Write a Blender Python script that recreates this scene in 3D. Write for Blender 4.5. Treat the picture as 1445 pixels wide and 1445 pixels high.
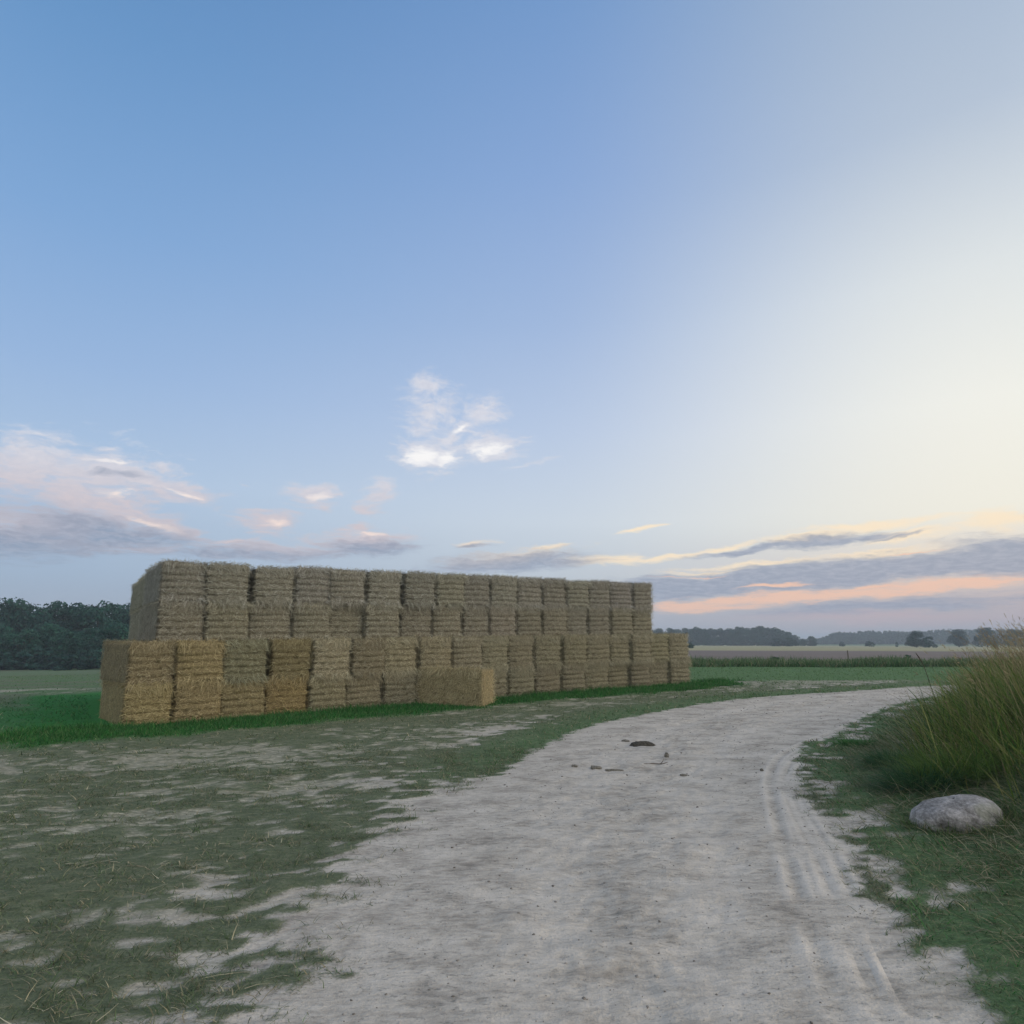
import bpy, math
import numpy as np
from mathutils import Vector, Matrix

# ------------------------------------------------------------------ camera, sky, sun, exposure
C = bpy.context.scene
for o in list(bpy.data.objects):
    bpy.data.objects.remove(o)
COL = C.collection
FPX = 917.0                       # focal length in units of a 1445 wide frame
EYE = 1.6
PITCH = math.atan(178 / FPX)
cam_d = bpy.data.cameras.new('camera')
cam = bpy.data.objects.new('camera', cam_d)
COL.objects.link(cam)
cam.location = (0, 0, EYE)
cam.rotation_euler = (math.pi / 2 + PITCH, 0, 0)
cam_d.sensor_width = 36
cam_d.sensor_fit = 'HORIZONTAL'
cam_d.lens = 36 * FPX / 1445
cam_d.clip_start = 0.05
cam_d.clip_end = 20000
C.camera = cam
C.view_settings.view_transform = 'Standard'
C.view_settings.look = 'None'
C.view_settings.exposure = 0.08
C.view_settings.gamma = 1.0
C.view_settings.use_curve_mapping = False

SUN_AZ = math.radians(82)         # measured from +Y (view axis) to +X
SUN_EL = math.radians(5.0)
sd = bpy.data.lights.new('sun', 'SUN')
sd.energy = 0.9
sd.angle = math.radians(22)
sd.color = (1.0, 0.80, 0.62)
sun = bpy.data.objects.new('sun', sd)
COL.objects.link(sun)
sdir = Vector((math.sin(SUN_AZ) * math.cos(SUN_EL + .15), math.cos(SUN_AZ) * math.cos(SUN_EL + .15), math.sin(SUN_EL + .15)))
sun.rotation_euler = sdir.to_track_quat('Z', 'Y').to_euler()

def ray(px, py):
    cx = (px - 722.5) / FPX
    cy = (722.5 - py) / FPX
    F = Vector((0, math.cos(PITCH), math.sin(PITCH)))
    U = Vector((0, -math.sin(PITCH), math.cos(PITCH)))
    return (Vector((1, 0, 0)) * cx + U * cy + F).normalized()

def azel(px, py):
    d = ray(px, py)
    return math.atan2(d.x, d.y), math.asin(d.z)

# ---- small node helper
class NT:
    def __init__(s, tree):
        s.t = tree
        s.n = tree.nodes
        s.l = tree.links
    def new(s, typ, **kw):
        n = s.n.new(typ)
        for k, v in kw.items():
            setattr(n, k, v)
        return n
    def put(s, sock, v):
        if v is None:
            return
        if hasattr(v, 'links') or isinstance(v, bpy.types.NodeSocket):
            s.l.new(v, sock)
        else:
            if sock.type == 'RGBA' and len(v) == 3:
                v = (*v, 1)
            sock.default_value = v
    def m(s, op, a, b=None, c=None, clamp=False):
        n = s.n.new('ShaderNodeMath')
        n.operation = op
        n.use_clamp = clamp
        s.put(n.inputs[0], a)
        if b is not None: s.put(n.inputs[1], b)
        if c is not None: s.put(n.inputs[2], c)
        return n.outputs[0]
    def mix(s, f, a, b, mode='MIX'):
        n = s.n.new('ShaderNodeMix')
        n.data_type = 'RGBA'
        n.blend_type = mode
        s.put(n.inputs[0], f)
        s.put(n.inputs[6], a)
        s.put(n.inputs[7], b)
        return n.outputs[2]
    def noise(s, vec, scale, detail=4, rough=.55, dist=0.0, out=0):
        n = s.n.new('ShaderNodeTexNoise')
        if vec is not None: s.l.new(vec, n.inputs['Vector'])
        n.inputs['Scale'].default_value = scale
        n.inputs['Detail'].default_value = detail
        n.inputs['Roughness'].default_value = rough
        n.inputs['Distortion'].default_value = dist
        return n.outputs[out]
    def mapping(s, vec, scale=(1, 1, 1), rot=(0, 0, 0), loc=(0, 0, 0)):
        n = s.n.new('ShaderNodeMapping')
        s.l.new(vec, n.inputs[0])
        n.inputs['Scale'].default_value = scale
        n.inputs['Rotation'].default_value = rot
        n.inputs['Location'].default_value = loc
        return n.outputs[0]
    def smooth(s, v, a, b):
        n = s.n.new('ShaderNodeMapRange')
        n.interpolation_type = 'SMOOTHSTEP'
        s.put(n.inputs[0], v)
        n.inputs[1].default_value = a
        n.inputs[2].default_value = b
        return n.outputs[0]
    def ramp(s, v, stops):
        n = s.n.new('ShaderNodeValToRGB')
        s.put(n.inputs[0], v)
        e = n.color_ramp.elements
        while len(e) < len(stops): e.new(0.5)
        for i, (p, c) in enumerate(stops):
            e[i].position = p
            e[i].color = (*c, 1) if len(c) == 3 else c
        return n.outputs[0]

def lin(r, g, b):
    f = lambda c: (c / 255 / 12.92) if c / 255 <= .04045 else ((c / 255 + .055) / 1.055) ** 2.4
    return (f(r), f(g), f(b))

# ---- the sky: Nishita sky, tinted by a dusk gradient, with procedural clouds in azimuth and elevation
w = bpy.data.worlds.new('World')
C.world = w
w.use_nodes = True
nt = NT(w.node_tree)
nt.n.clear()
tc = nt.new('ShaderNodeTexCoord')
sep = nt.new('ShaderNodeSeparateXYZ')
nt.l.new(tc.outputs['Generated'], sep.inputs[0])
az = nt.m('ARCTAN2', sep.outputs[0], sep.outputs[1])
el = nt.m('ARCSINE', sep.outputs[2])
sky = nt.new('ShaderNodeTexSky')
sky.sky_type = 'NISHITA'
sky.sun_disc = False
sky.sun_elevation = SUN_EL
sky.sun_rotation = SUN_AZ
sky.air_density = 1.0
sky.dust_density = 1.2
sky.ozone_density = 2.0
nish = nt.mix(1.0, sky.outputs[0], (.10, .10, .10), 'MULTIPLY')
# dusk gradient: three elevation ramps (left, middle, right) blended by azimuth
eln = nt.m('DIVIDE', el, math.radians(60), clamp=True)
def E(d): return max(0, min(1, d / 60))
LEFT = [(E(0), lin(152, 172, 196)), (E(5), lin(160, 182, 208)), (E(12), lin(174, 198, 226)), (E(20), lin(152, 183, 223)), (E(30), lin(128, 168, 215)), (E(42), lin(104, 150, 200)), (E(60), lin(70, 120, 176))]
MID = [(E(0), lin(184, 180, 190)), (E(4), lin(194, 202, 211)), (E(10), lin(209, 219, 230)), (E(18), lin(190, 206, 231)), (E(27), lin(165, 188, 224)), (E(38), lin(141, 171, 217)), (E(60), lin(92, 140, 194))]
RIGHT = [(E(0), lin(196, 176, 180)), (E(4), lin(226, 208, 198)), (E(9), lin(248, 243, 228)), (E(17), lin(246, 245, 236)), (E(26), lin(226, 231, 232)), (E(36), lin(184, 198, 216)), (E(60), lin(120, 154, 194))]
r1 = nt.ramp(eln, LEFT); r2 = nt.ramp(eln, MID); r3 = nt.ramp(eln, RIGHT)
azw = nt.m('ABSOLUTE', nt.m('SUBTRACT', az, math.radians(70)))            # angle from the bright side
azw = nt.m('MINIMUM', azw, nt.m('SUBTRACT', 2 * math.pi, azw))
g1 = nt.smooth(azw, math.radians(30), math.radians(68))
g2 = nt.smooth(azw, math.radians(55), math.radians(112))
grad = nt.mix(g2, nt.mix(g1, r3, r2), r1)
base = nt.mix(0.08, grad, nish)
# cloud fields ------------------------------------------------
comb = nt.new('ShaderNodeCombineXYZ')
nt.l.new(az, comb.inputs[0]); nt.l.new(el, comb.inputs[1])
P = comb.outputs[0]
elw = nt.m('MULTIPLY', nt.m('LOGARITHM', nt.m('ADD', nt.m('MAXIMUM', el, 0.0), .08), math.e), .3)
combt = nt.new('ShaderNodeCombineXYZ')
nt.l.new(az, combt.inputs[0]); nt.l.new(elw, combt.inputs[1])
PT = combt.outputs[0]
wsrc = nt.noise(nt.mapping(PT, (1, 1.8, 1)), 9, 5, .6, out=1)
wv = nt.new('ShaderNodeVectorMath', operation='SUBTRACT')
nt.l.new(wsrc, wv.inputs[0]); wv.inputs[1].default_value = (.5, .5, .5)
wv2 = nt.new('ShaderNodeVectorMath', operation='MULTIPLY')
nt.l.new(wv.outputs[0], wv2.inputs[0]); wv2.inputs[1].default_value = (.085, .035, 0)
wv3 = nt.new('ShaderNodeVectorMath', operation='ADD')
nt.l.new(P, wv3.inputs[0]); nt.l.new(wv2.outputs[0], wv3.inputs[1])
PW = wv3.outputs[0]
wv4 = nt.new('ShaderNodeVectorMath', operation='ADD')
nt.l.new(PT, wv4.inputs[0]); nt.l.new(wv2.outputs[0], wv4.inputs[1])
PWT = wv4.outputs[0]
streak = nt.noise(nt.mapping(PWT, (1, 4.5, 1), rot=(0, 0, -.12)), 16, 7, .62)
fine = nt.noise(nt.mapping(PWT, (1, 3.2, 1), rot=(0, 0, .18)), 42, 6, .66)
tex = nt.m('ADD', nt.m('MULTIPLY', streak, .6), nt.m('MULTIPLY', fine, .4))
texc = nt.m('MULTIPLY', nt.m('SUBTRACT', tex, .5), 3.4)
def blob(px, py, hw, hh, tilt=0, amp=1.0):
    """soft ellipse of cloud density; px,py photo position, half sizes in the same units, tilt in degrees counter-clockwise"""
    a0, e0 = azel(px, py)
    a1, e1 = azel(px + hw * math.cos(math.radians(tilt)), py - hw * math.sin(math.radians(tilt)))
    sx = math.hypot(a1 - a0, e1 - e0)
    a2, e2 = azel(px + hh * math.sin(math.radians(tilt)), py + hh * math.cos(math.radians(tilt)))
    sy = math.hypot(a2 - a0, e2 - e0)
    th = math.atan2(e1 - e0, a1 - a0)
    mp = nt.new('ShaderNodeMapping', vector_type='TEXTURE')
    global chain
    if chain is None:
        nt.l.new(PW, mp.inputs[0])
    else:                      # a negligible term makes the blobs evaluate one after another (saves shader stack)
        ma = nt.new('ShaderNodeVectorMath', operation='MULTIPLY_ADD')
        nt.l.new(chain, ma.inputs[0]); ma.inputs[1].default_value = (1e-7, 1e-7, 0); nt.l.new(PW, ma.inputs[2])
        nt.l.new(ma.outputs[0], mp.inputs[0])
    mp.inputs['Location'].default_value = (a0, e0, 0)
    mp.inputs['Rotation'].default_value = (0, 0, th)
    mp.inputs['Scale'].default_value = (sx, sy, 1)
    ln = nt.new('ShaderNodeVectorMath', operation='LENGTH')
    nt.l.new(mp.outputs[0], ln.inputs[0])
    d = nt.m('SUBTRACT', 1.25, ln.outputs['Value'])
    return nt.m('ADD', nt.m('MAXIMUM', d, -4.0), (amp - 1) * 1.25)
chain = None
def field(blobs, k=1.0, lo=-.15, hi=1.05):
    global chain
    acc = None
    for b in blobs:
        v = blob(*b)
        acc = v if acc is None else nt.m('MAXIMUM', acc, v)
        chain = acc
    return nt.smooth(nt.m('ADD', acc, nt.m('MULTIPLY', texc, k)), lo, hi)
core = field([(598, 645, 24, 12, 8, 1.1), (632, 645, 16, 14, 0, .9), (690, 634, 26, 9, 5, 1.0), (650, 603, 18, 6, 25, .7), (448, 700, 24, 6, 3, .8), (384, 740, 22, 7, -6, .8),
              (262, 698, 30, 4, -20, .8), (215, 741, 36, 4, -18, .9), (172, 700, 30, 10, 0, .7), (150, 655, 40, 6, -4, .6), (520, 756, 30, 4, 4, .8)], 1.0)
cream = field([(1235, 742, 110, 7, 6), (1140, 757, 90, 6, 8), (1290, 756, 60, 8, 5), (905, 747, 32, 3.5, 12), (770, 775, 40, 5, 6),
               (720, 786, 90, 10, 6), (850, 790, 70, 7, 2), (930, 786, 60, 5, 6), (1080, 793, 120, 4, 5, 1), (1240, 778, 90, 5, 5, 1.1), (1000, 805, 80, 3, 4, .9), (668, 768, 28, 5, 8),
               (1400, 735, 60, 16, 6), (1010, 774, 60, 4, 8)], .95)
lite = field([(150, 668, 85, 24, -6, 1.1), (205, 682, 95, 17, -14, 1.1), (268, 697, 36, 12, -20), (165, 722, 75, 30, -8, 1.05), (228, 742, 62, 12, -18), (120, 700, 60, 40, 0, 1.1),
               (140, 634, 26, 6, 5, .9), (445, 697, 38, 18, 3), (415, 688, 22, 5, 3, .7), (378, 739, 40, 17, -6), (352, 732, 24, 5, 0, .6), (515, 764, 68, 15, 4), (513, 748, 18, 9, 0),
               (610, 640, 40, 23, 8, 1.2), (632, 618, 34, 12, 30, .9), (692, 631, 36, 19, 5, 1.15), (712, 640, 22, 12, 0, .9), (655, 600, 40, 20, 25, .72), (597, 545, 34, 26, 20, .85),
               (596, 588, 32, 42, 0, .8), (628, 580, 36, 30, 30, .75), (680, 585, 36, 24, 10, .85), (750, 654, 48, 6, 14, .6), (532, 695, 22, 18, -10, .85), (524, 716, 22, 14, -10, .8),
               (380, 775, 130, 11, 0, .85), (40, 660, 80, 44, 0, 1.1), (30, 740, 110, 30, -4, 1), (200, 772, 90, 9, -4, .85), (330, 766, 60, 8, 4, .7),
               (350, 685, 20, 7, -20, .4), (660, 563, 14, 10, 30, .35)], 1.25)
ripple = nt.m('MULTIPLY', field([(200, 632, 95, 28, -12, .55), (120, 600, 70, 22, 0, .5)], 2.3, .35, 1.2), .55)
greyc = field([(140, 752, 120, 22, -8, 1.15), (40, 762, 100, 30, 0, 1.1), (350, 780, 170, 11, 0, .9), (515, 774, 60, 11, 2, 1.1),
               (665, 771, 32, 3.5, 6, .9), (720, 793, 95, 12, 4, 1.2), (800, 793, 60, 8, 4, .9), (1060, 775, 100, 4, 7, 1.1), (1150, 764, 80, 8, 7, 1.15), (1225, 757, 55, 3.5, 3, 1.1), (1270, 757, 60, 3, 5, .8),
               (1130, 813, 175, 13, 5.5, 1.65), (955, 830, 55, 12, 4, 1.6), (1300, 797, 100, 15, 5, 1.5), (1430, 785, 100, 20, 4, 1.5),
               (1240, 855, 200, 12, 4, 1.1), (170, 672, 80, 8, -6, .5)], .85)
pink = field([(1130, 841, 240, 8, 4.7, 1.1), (985, 855, 90, 8, 2), (1300, 828, 90, 6, 5, 1.1), (1095, 825, 56, 3, 5, 1.1), (1220, 827, 70, 4, 6, 1.0), (1290, 776, 50, 2, 6, .8), (980, 812, 60, 1.5, 3, .7), (1390, 822, 90, 6, 4)], .95)
pink2 = nt.m('MULTIPLY', field([(1220, 873, 260, 9, 1, .9), (1180, 890, 300, 8, 0, .8)], .35, -.2, 1.3), .5)
sideg = nt.smooth(az, math.radians(-25), math.radians(12))
cc_l = nt.mix(sideg, lin(214, 200, 202), lin(253, 232, 200))
cl_white = nt.mix(nt.smooth(el, math.radians(9), math.radians(15)), lin(224, 203, 199), lin(236, 234, 238))
detail = nt.noise(nt.mapping(PWT, (1, 2.4, 1)), 60, 5, .6)
c = base
lav = nt.mix(nt.smooth(azw, math.radians(25), math.radians(60)), lin(168, 160, 174), lin(160, 170, 186))
c = nt.mix(nt.m('MULTIPLY', nt.smooth(el, math.radians(5.2), math.radians(1)), .55), c, lav)
c = nt.mix(nt.m('MULTIPLY', ripple, .8), c, lin(205, 212, 226))
c = nt.mix(nt.m('MULTIPLY', lite, .84), c, nt.mix(nt.m('MULTIPLY', detail, .75), cl_white, lin(176, 180, 198)))
c = nt.mix(nt.m('MULTIPLY', core, .85), c, nt.mix(nt.smooth(el, math.radians(9), math.radians(15)), lin(246, 226, 216), lin(252, 250, 248)))
c = nt.mix(nt.m('MULTIPLY', cream, .88), c, cc_l)
c = nt.mix(nt.m('MULTIPLY', greyc, .80), c, nt.mix(nt.smooth(detail, .35, .7), lin(134, 147, 171), lin(160, 168, 186)))
c = nt.mix(nt.m('MULTIPLY', pink, .92), c, lin(246, 200, 172))
c = nt.mix(pink2, c, lin(206, 172, 176))
# unseen sky: bright areas added at right and behind to light ground and bales
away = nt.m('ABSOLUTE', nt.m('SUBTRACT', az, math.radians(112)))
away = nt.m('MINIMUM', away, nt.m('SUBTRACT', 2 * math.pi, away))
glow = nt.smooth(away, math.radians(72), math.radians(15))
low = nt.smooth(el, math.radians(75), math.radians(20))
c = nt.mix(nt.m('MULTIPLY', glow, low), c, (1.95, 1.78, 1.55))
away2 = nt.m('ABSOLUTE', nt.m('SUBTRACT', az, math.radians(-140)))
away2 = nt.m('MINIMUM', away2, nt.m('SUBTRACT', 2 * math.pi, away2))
c = nt.mix(nt.m('MULTIPLY', nt.smooth(away2, math.radians(80), math.radians(35)), .85), c, (.88, .87, .86))  # second added brightening, behind left, lifts the stack's end faces
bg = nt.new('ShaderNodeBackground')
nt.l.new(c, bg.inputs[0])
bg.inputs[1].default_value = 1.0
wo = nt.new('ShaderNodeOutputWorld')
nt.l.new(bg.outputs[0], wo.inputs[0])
w.cycles.sampling_method = 'MANUAL'
w.cycles.sample_map_resolution = 512

# ------------------------------------------------------------------ helpers
rng = np.random.default_rng(7)

def hash2(ix, iy, seed):
    h = (ix.astype(np.int64) * 374761393 + iy.astype(np.int64) * 668265263 + seed * 1442695041) & 0xFFFFFFFF
    h = ((h ^ (h >> 13)) * 1274126177) & 0xFFFFFFFF
    h = (h ^ (h >> 16)) & 0xFFFFFFFF
    return h / 4294967295.0
def vnoise(x, y, seed=0):
    x = np.asarray(x, float); y = np.asarray(y, float)
    ix = np.floor(x); iy = np.floor(y)
    fx = x - ix; fy = y - iy
    fx = fx * fx * (3 - 2 * fx); fy = fy * fy * (3 - 2 * fy)
    a = hash2(ix, iy, seed); b = hash2(ix + 1, iy, seed); c_ = hash2(ix, iy + 1, seed); d = hash2(ix + 1, iy + 1, seed)
    return (a * (1 - fx) + b * fx) * (1 - fy) + (c_ * (1 - fx) + d * fx) * fy
def fbm(x, y, oct=4, seed=0):
    s = 0; a = .5; t = 0
    for i in range(oct):
        s = s + a * vnoise(x * 2 ** i, y * 2 ** i, seed + i * 17); t += a; a *= .55
    return s / t
def sstep(a, b, v):
    t = np.clip((np.asarray(v, float) - a) / (b - a), 0, 1)
    return t * t * (3 - 2 * t)

def mesh_arrays(name, V, Q, smooth=False):
    """V (n,3), Q (m,4) quads"""
    me = bpy.data.meshes.new(name)
    V = np.ascontiguousarray(V, dtype=np.float32); Q = np.ascontiguousarray(Q, dtype=np.int32)
    k = Q.shape[1]
    me.vertices.add(len(V)); me.vertices.foreach_set('co', V.ravel())
    me.loops.add(Q.size); me.loops.foreach_set('vertex_index', Q.ravel())
    me.polygons.add(len(Q)); me.polygons.foreach_set('loop_start', np.arange(0, Q.size, k, dtype=np.int32))
    me.update(calc_edges=True)
    if smooth:
        me.polygons.foreach_set('use_smooth', np.ones(len(Q), dtype=bool))
    me.validate()
    return me
def vattr(me, name, vals):
    a = me.attributes.new(name, 'FLOAT', 'POINT')
    a.data.foreach_set('value', np.ascontiguousarray(vals, dtype=np.float32))
def vcol(me, name, rgb):
    a = me.attributes.new(name, 'FLOAT_COLOR', 'POINT')
    a.data.foreach_set('color', np.ascontiguousarray(np.concatenate([rgb, np.ones((len(rgb), 1))], 1), dtype=np.float32).ravel())
def link(name, me, mat=None, parent=None, **props):
    o = bpy.data.objects.new(name, me)
    COL.objects.link(o)
    if mat is not None and me is not None and not me.materials:
        me.materials.append(mat)
    if parent is not None: o.parent = parent
    for k, v in props.items(): o[k] = v
    return o

def new_mat(name, rough=.9, spec=.2):
    m = bpy.data.materials.new(name)
    m.use_nodes = True
    n = NT(m.node_tree)
    b = n.n['Principled BSDF']
    b.inputs['Roughness'].default_value = rough
    b.inputs['Specular IOR Level'].default_value = spec
    return m, n, b
def bump(n, b, h, strength, dist):
    bp = n.new('ShaderNodeBump')
    bp.inputs['Strength'].default_value = strength
    bp.inputs['Distance'].default_value = dist
    n.l.new(h, bp.inputs['Height'])
    n.l.new(bp.outputs[0], b.inputs['Normal'])

# ------------------------------------------------------------------ terrain
WD = np.array([.8297, .5583])                 # direction of the stack's front face
WN = np.array([.5583, -.8297])                # its outward normal, towards the camera and the road
P0 = np.array([-7.15, 12.1])                  # the stack's near left corner
def H0(x, y):
    s = x * WD[0] + y * WD[1] - .82
    h = .0135 * np.clip(s, 0, 17) * sstep(-1, 3, s)
    r = np.hypot(x, y)
    h = h - np.minimum(.0082 * np.maximum(r - 40, 0), 4.6) * sstep(30, 60, r)
    left = sstep(-.42, -.60, x / np.maximum(y, 1)) * (y > 1)
    h = h - left * np.minimum(.026 * np.maximum(r - 26, 0), 1.9)
    return h
def ground_px(px, py, hf=H0):
    d = ray(px, py)
    t = 2.0; step = .25
    while t < 4000:
        p = Vector((0, 0, EYE)) + d * t
        if p.z < float(hf(np.array(p.x), np.array(p.y))): break
        t += step; step = max(.25, t * .01)
    lo, hi = t - step, t
    for _ in range(30):
        mid = (lo + hi) / 2
        p = Vector((0, 0, EYE)) + d * mid
        if p.z < float(hf(np.array(p.x), np.array(p.y))): hi = mid
        else: lo = mid
    return np.array([p.x, p.y])

def smooth_line(pts, n):
    pts = np.array(pts, float)
    # Catmull-Rom
    out = []
    P_ = np.vstack([2 * pts[0] - pts[1], pts, 2 * pts[-1] - pts[-2]])
    for i in range(1, len(P_) - 2):
        for t in np.linspace(0, 1, 12, endpoint=False):
            a, b, c_, d = P_[i - 1], P_[i], P_[i + 1], P_[i + 2]
            out.append(.5 * ((2 * b) + (-a + c_) * t + (2 * a - 5 * b + 4 * c_ - d) * t * t + (-a + 3 * b - 3 * c_ + d) * t ** 3))
    out.append(pts[-1])
    out = np.array(out)
    L = np.concatenate([[0], np.cumsum(np.hypot(*np.diff(out, axis=0).T))])
    s = np.linspace(0, L[-1], n)
    return np.stack([np.interp(s, L, out[:, 0]), np.interp(s, L, out[:, 1])], 1)
EL_PX = [(430, 1445), (520, 1290), (596, 1177), (640, 1125), (700, 1085), (760, 1052), (830, 1024), (930, 1003), (1010, 990), (1100, 981), (1200, 975), (1290, 969), (1400, 964)]
ER_PX = [(1330, 1445), (1262, 1290), (1200, 1180), (1165, 1140), (1142, 1100), (1136, 1076), (1150, 1054), (1195, 1034), (1235, 1010), (1290, 992), (1400, 980)]
EL = [np.array([-2.6, -3.0]), np.array([-2.0, 0.0])] + [ground_px(*p) for p in EL_PX]
ER = [np.array([3.0, -3.0]), np.array([2.6, 0.0])] + [ground_px(*p) for p in ER_PX]
EL.append(EL[-1] + np.array([14, 5.5])); EL.append(EL[-1] + np.array([20, 6]))
ER.append(EL[-2] + np.array([1.5, -3.4])); ER.append(EL[-1] + np.array([1.5, -3.4]))
EL = smooth_line(EL, 260); ER = smooth_line(ER, 260)
POLY = np.vstack([EL, ER[::-1]])
def poly_sd(x, y):
    """signed distance to the road polygon (negative inside)"""
    x = np.asarray(x, float).ravel(); y = np.asarray(y, float).ravel()
    out = np.full(x.shape, 9.0)
    m = (x > -8) & (x < 60) & (y > -6) & (y < 45)
    xs, ys = x[m], y[m]
    d2 = np.full(xs.shape, 1e9); ins = np.zeros(xs.shape, bool)
    P_ = POLY; n = len(P_)
    for i in range(n):
        a = P_[i]; b = P_[(i + 1) % n]
        ab = b - a; L2 = max(ab @ ab, 1e-9)
        t = np.clip(((xs - a[0]) * ab[0] + (ys - a[1]) * ab[1]) / L2, 0, 1)
        d2 = np.minimum(d2, (xs - a[0] - t * ab[0]) ** 2 + (ys - a[1] - t * ab[1]) ** 2)
        c_ = (a[1] > ys) != (b[1] > ys)
        with np.errstate(divide='ignore', invalid='ignore'):
            xi = (b[0] - a[0]) * (ys - a[1]) / (b[1] - a[1]) + a[0]
        ins ^= c_ & (xs < xi)
    out[m] = np.where(ins, -1, 1) * np.sqrt(d2)
    return out
def line_d(x, y, L):
    d2 = np.full(np.shape(x), 1e9)
    for i in range(len(L) - 1):
        a = L[i]; ab = L[i + 1] - a; L2 = max(ab @ ab, 1e-9)
        t = np.clip(((x - a[0]) * ab[0] + (y - a[1]) * ab[1]) / L2, 0, 1)
        d2 = np.minimum(d2, (x - a[0] - t * ab[0]) ** 2 + (y - a[1] - t * ab[1]) ** 2)
    return np.sqrt(d2)
def right_side(x, y):
    """1 on the bank side of the road (inside of the bend)"""
    j = np.searchsorted(ER[:, 1], np.clip(y, ER[0, 1], ER[-1, 1]))
    j = np.clip(j, 0, len(ER) - 1)
    return x > ER[j, 0] - .0
def bank(x, y, sd):
    rs = right_side(x, y) & (sd > 0)
    return np.where(rs, .42 * sstep(.5, 3.2, sd) * sstep(2.0, 6.0, y), 0) * sstep(30, 18, y)
def H(x, y, sd=None):
    shp = np.shape(x)
    x = np.asarray(x, float).ravel(); y = np.asarray(y, float).ravel()
    if sd is None: sd = poly_sd(x, y)
    sd = np.ravel(sd)
    r = np.hypot(x, y)
    h = H0(x, y) + bank(x, y, sd)
    h = h + sstep(.05, .8, sd) * (fbm(x * 1.3, y * 1.3, 3, 5) - .5) * .07 * sstep(60, 25, r)
    return h.reshape(shp)
def wall_d(x, y):
    """distance in front of the stack's base line, big beyond its ends"""
    dx = x - P0[0]; dy = y - P0[1]
    a = dx * WD[0] + dy * WD[1]
    d = dx * WN[0] + dy * WN[1]
    over = np.maximum(np.maximum(-a - .2, a - 15.6), 0)
    front = np.maximum(d, 0)
    back = np.maximum(-d - 8.0, 0)
    return np.hypot(np.maximum(front, back), over), a, d
def cover(x, y, sd):
    """grass cover 0..1 and lushness 0..1"""
    wd, a, d = wall_d(x, y)
    rag = (fbm(x * 1.1, y * 1.1, 4, 31) - .5) * 1.3
    lush = sstep(1.75, .55, wd + rag * 1.0 - .35 * sstep(4, 0, a))
    lush = np.maximum(lush, sstep(-6.6, -8.6, x + rag) * sstep(10.6, 12.4, y + .25 * x + 2 + rag) * sstep(17.5, 15.0, y + rag) * .8)
    rag2 = fbm(x * .35, y * .6, 4, 37)
    lmead = sstep(-7, -9, x) * sstep(15, 17, y) * sstep(.35, .6, rag2) * .35
    pn = fbm(x * .6 + 3, y * 1.3, 3, 11) * .26 + fbm(x * 2.6, y * 6.5, 4, 23) * .36 + fbm(x * 8, y * 14, 2, 29) * .38
    near = sstep(4.5, 1.5, wd)
    thr = .485 - .10 * near
    far_r = sstep(8, 14, x) * sstep(17, 21, y)
    thr = thr - .10 * sstep(4, 8, np.hypot(x + 1.5, y - 4)) * 0
    left_sand = sstep(3.5, 1.0, np.hypot((x + 7.0) * .35, (y - 8.3)))
    thr = thr + .045 * left_sand - .035 * sstep(9.5, 7.5, y)
    # green verge along the far side of the road
    v = sstep(1.35, .25, sd + rag * .5) * sstep(6.5, 10, y) * (~right_side(x, y))
    thr = thr - .30 * v
    # sandy patches in the gap between stack's end and the verge
    bp = sstep(2.6, .3, np.abs(sd - 3.2 + rag)) * sstep(13, 17, y)
    thr = thr + .12 * bp
    grass = sstep(thr - .11, thr + .09, pn)
    edge = sstep(-.1, .75, sd + (pn - .5) * 2.6)
    nearleft = sstep(8.5, 6.5, y) * (x < 2)
    grass = grass * np.where(nearleft > 0, (1 - nearleft) + nearleft * edge, 1)
    far = sstep(20.5, 23, y + rag)
    grass = np.maximum(grass, far)
    grass = np.maximum(grass, lush)
    rs = right_side(x, y) & (sd > 0)
    gr = sstep(-.12, .38, sd + (fbm(x * 3.2, y * 5.2, 4, 77) - .5) * 1.7)
    grass = np.where(rs, gr, grass)
    lush = np.maximum(np.maximum(lush, far * .45 * (x > 0)), lmead)
    lush = np.where(rs, .35 * gr, np.maximum(lush, .28 * v))
    grass = grass * sstep(-.25, .12, sd + (pn - .5) * .8)
    return grass, lush

def axis(segs):
    out = [segs[0][0]]
    for a, b, s0, s1 in segs:
        p = a; 
        n = max(2, int((b - a) / ((s0 + s1) / 2)))
        u = np.linspace(0, 1, n + 1)[1:]
        q = a + (b - a) * (u * s0 + u * u * (s1 - s0) / 2) / ((s0 + s1) / 2)
        out += list(q)
    return np.array(out)
gx = axis([(-4000, -600, 400, 60), (-600, -60, 50, 3), (-60, -14, 3, .1), (-14, 13, .075, .075), (13, 60, .1, 2.5), (60, 600, 3, 50), (600, 4000, 60, 400)])
gy = axis([(-300, -6, 40, 2), (-6, 1.5, .8, .2), (1.5, 17, .07, .09), (17, 50, .1, 1.2), (50, 200, 1.2, 4), (200, 900, 4, 25), (900, 6000, 40, 600)])
GX, GY = np.meshgrid(gx, gy)
fx, fy = GX.ravel(), GY.ravel()
SD = poly_sd(fx, fy)
HZ = H(fx, fy, SD).ravel()
cov, lus = cover(fx, fy, SD)
rr_ = np.hypot(fx, fy)
micro = (fbm(fx * 3, fy * 6, 3, 3) - .5) * .03 * sstep(30, 12, rr_)
gz = HZ + micro * sstep(0, .6, SD) + cov * .012 * sstep(.0, .3, SD) - .045 * sstep(-.05, -.8, SD)
V = np.stack([fx, fy, gz], 1)
nx, ny = len(gx), len(gy)
idx = np.arange(nx * ny).reshape(ny, nx)
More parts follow.
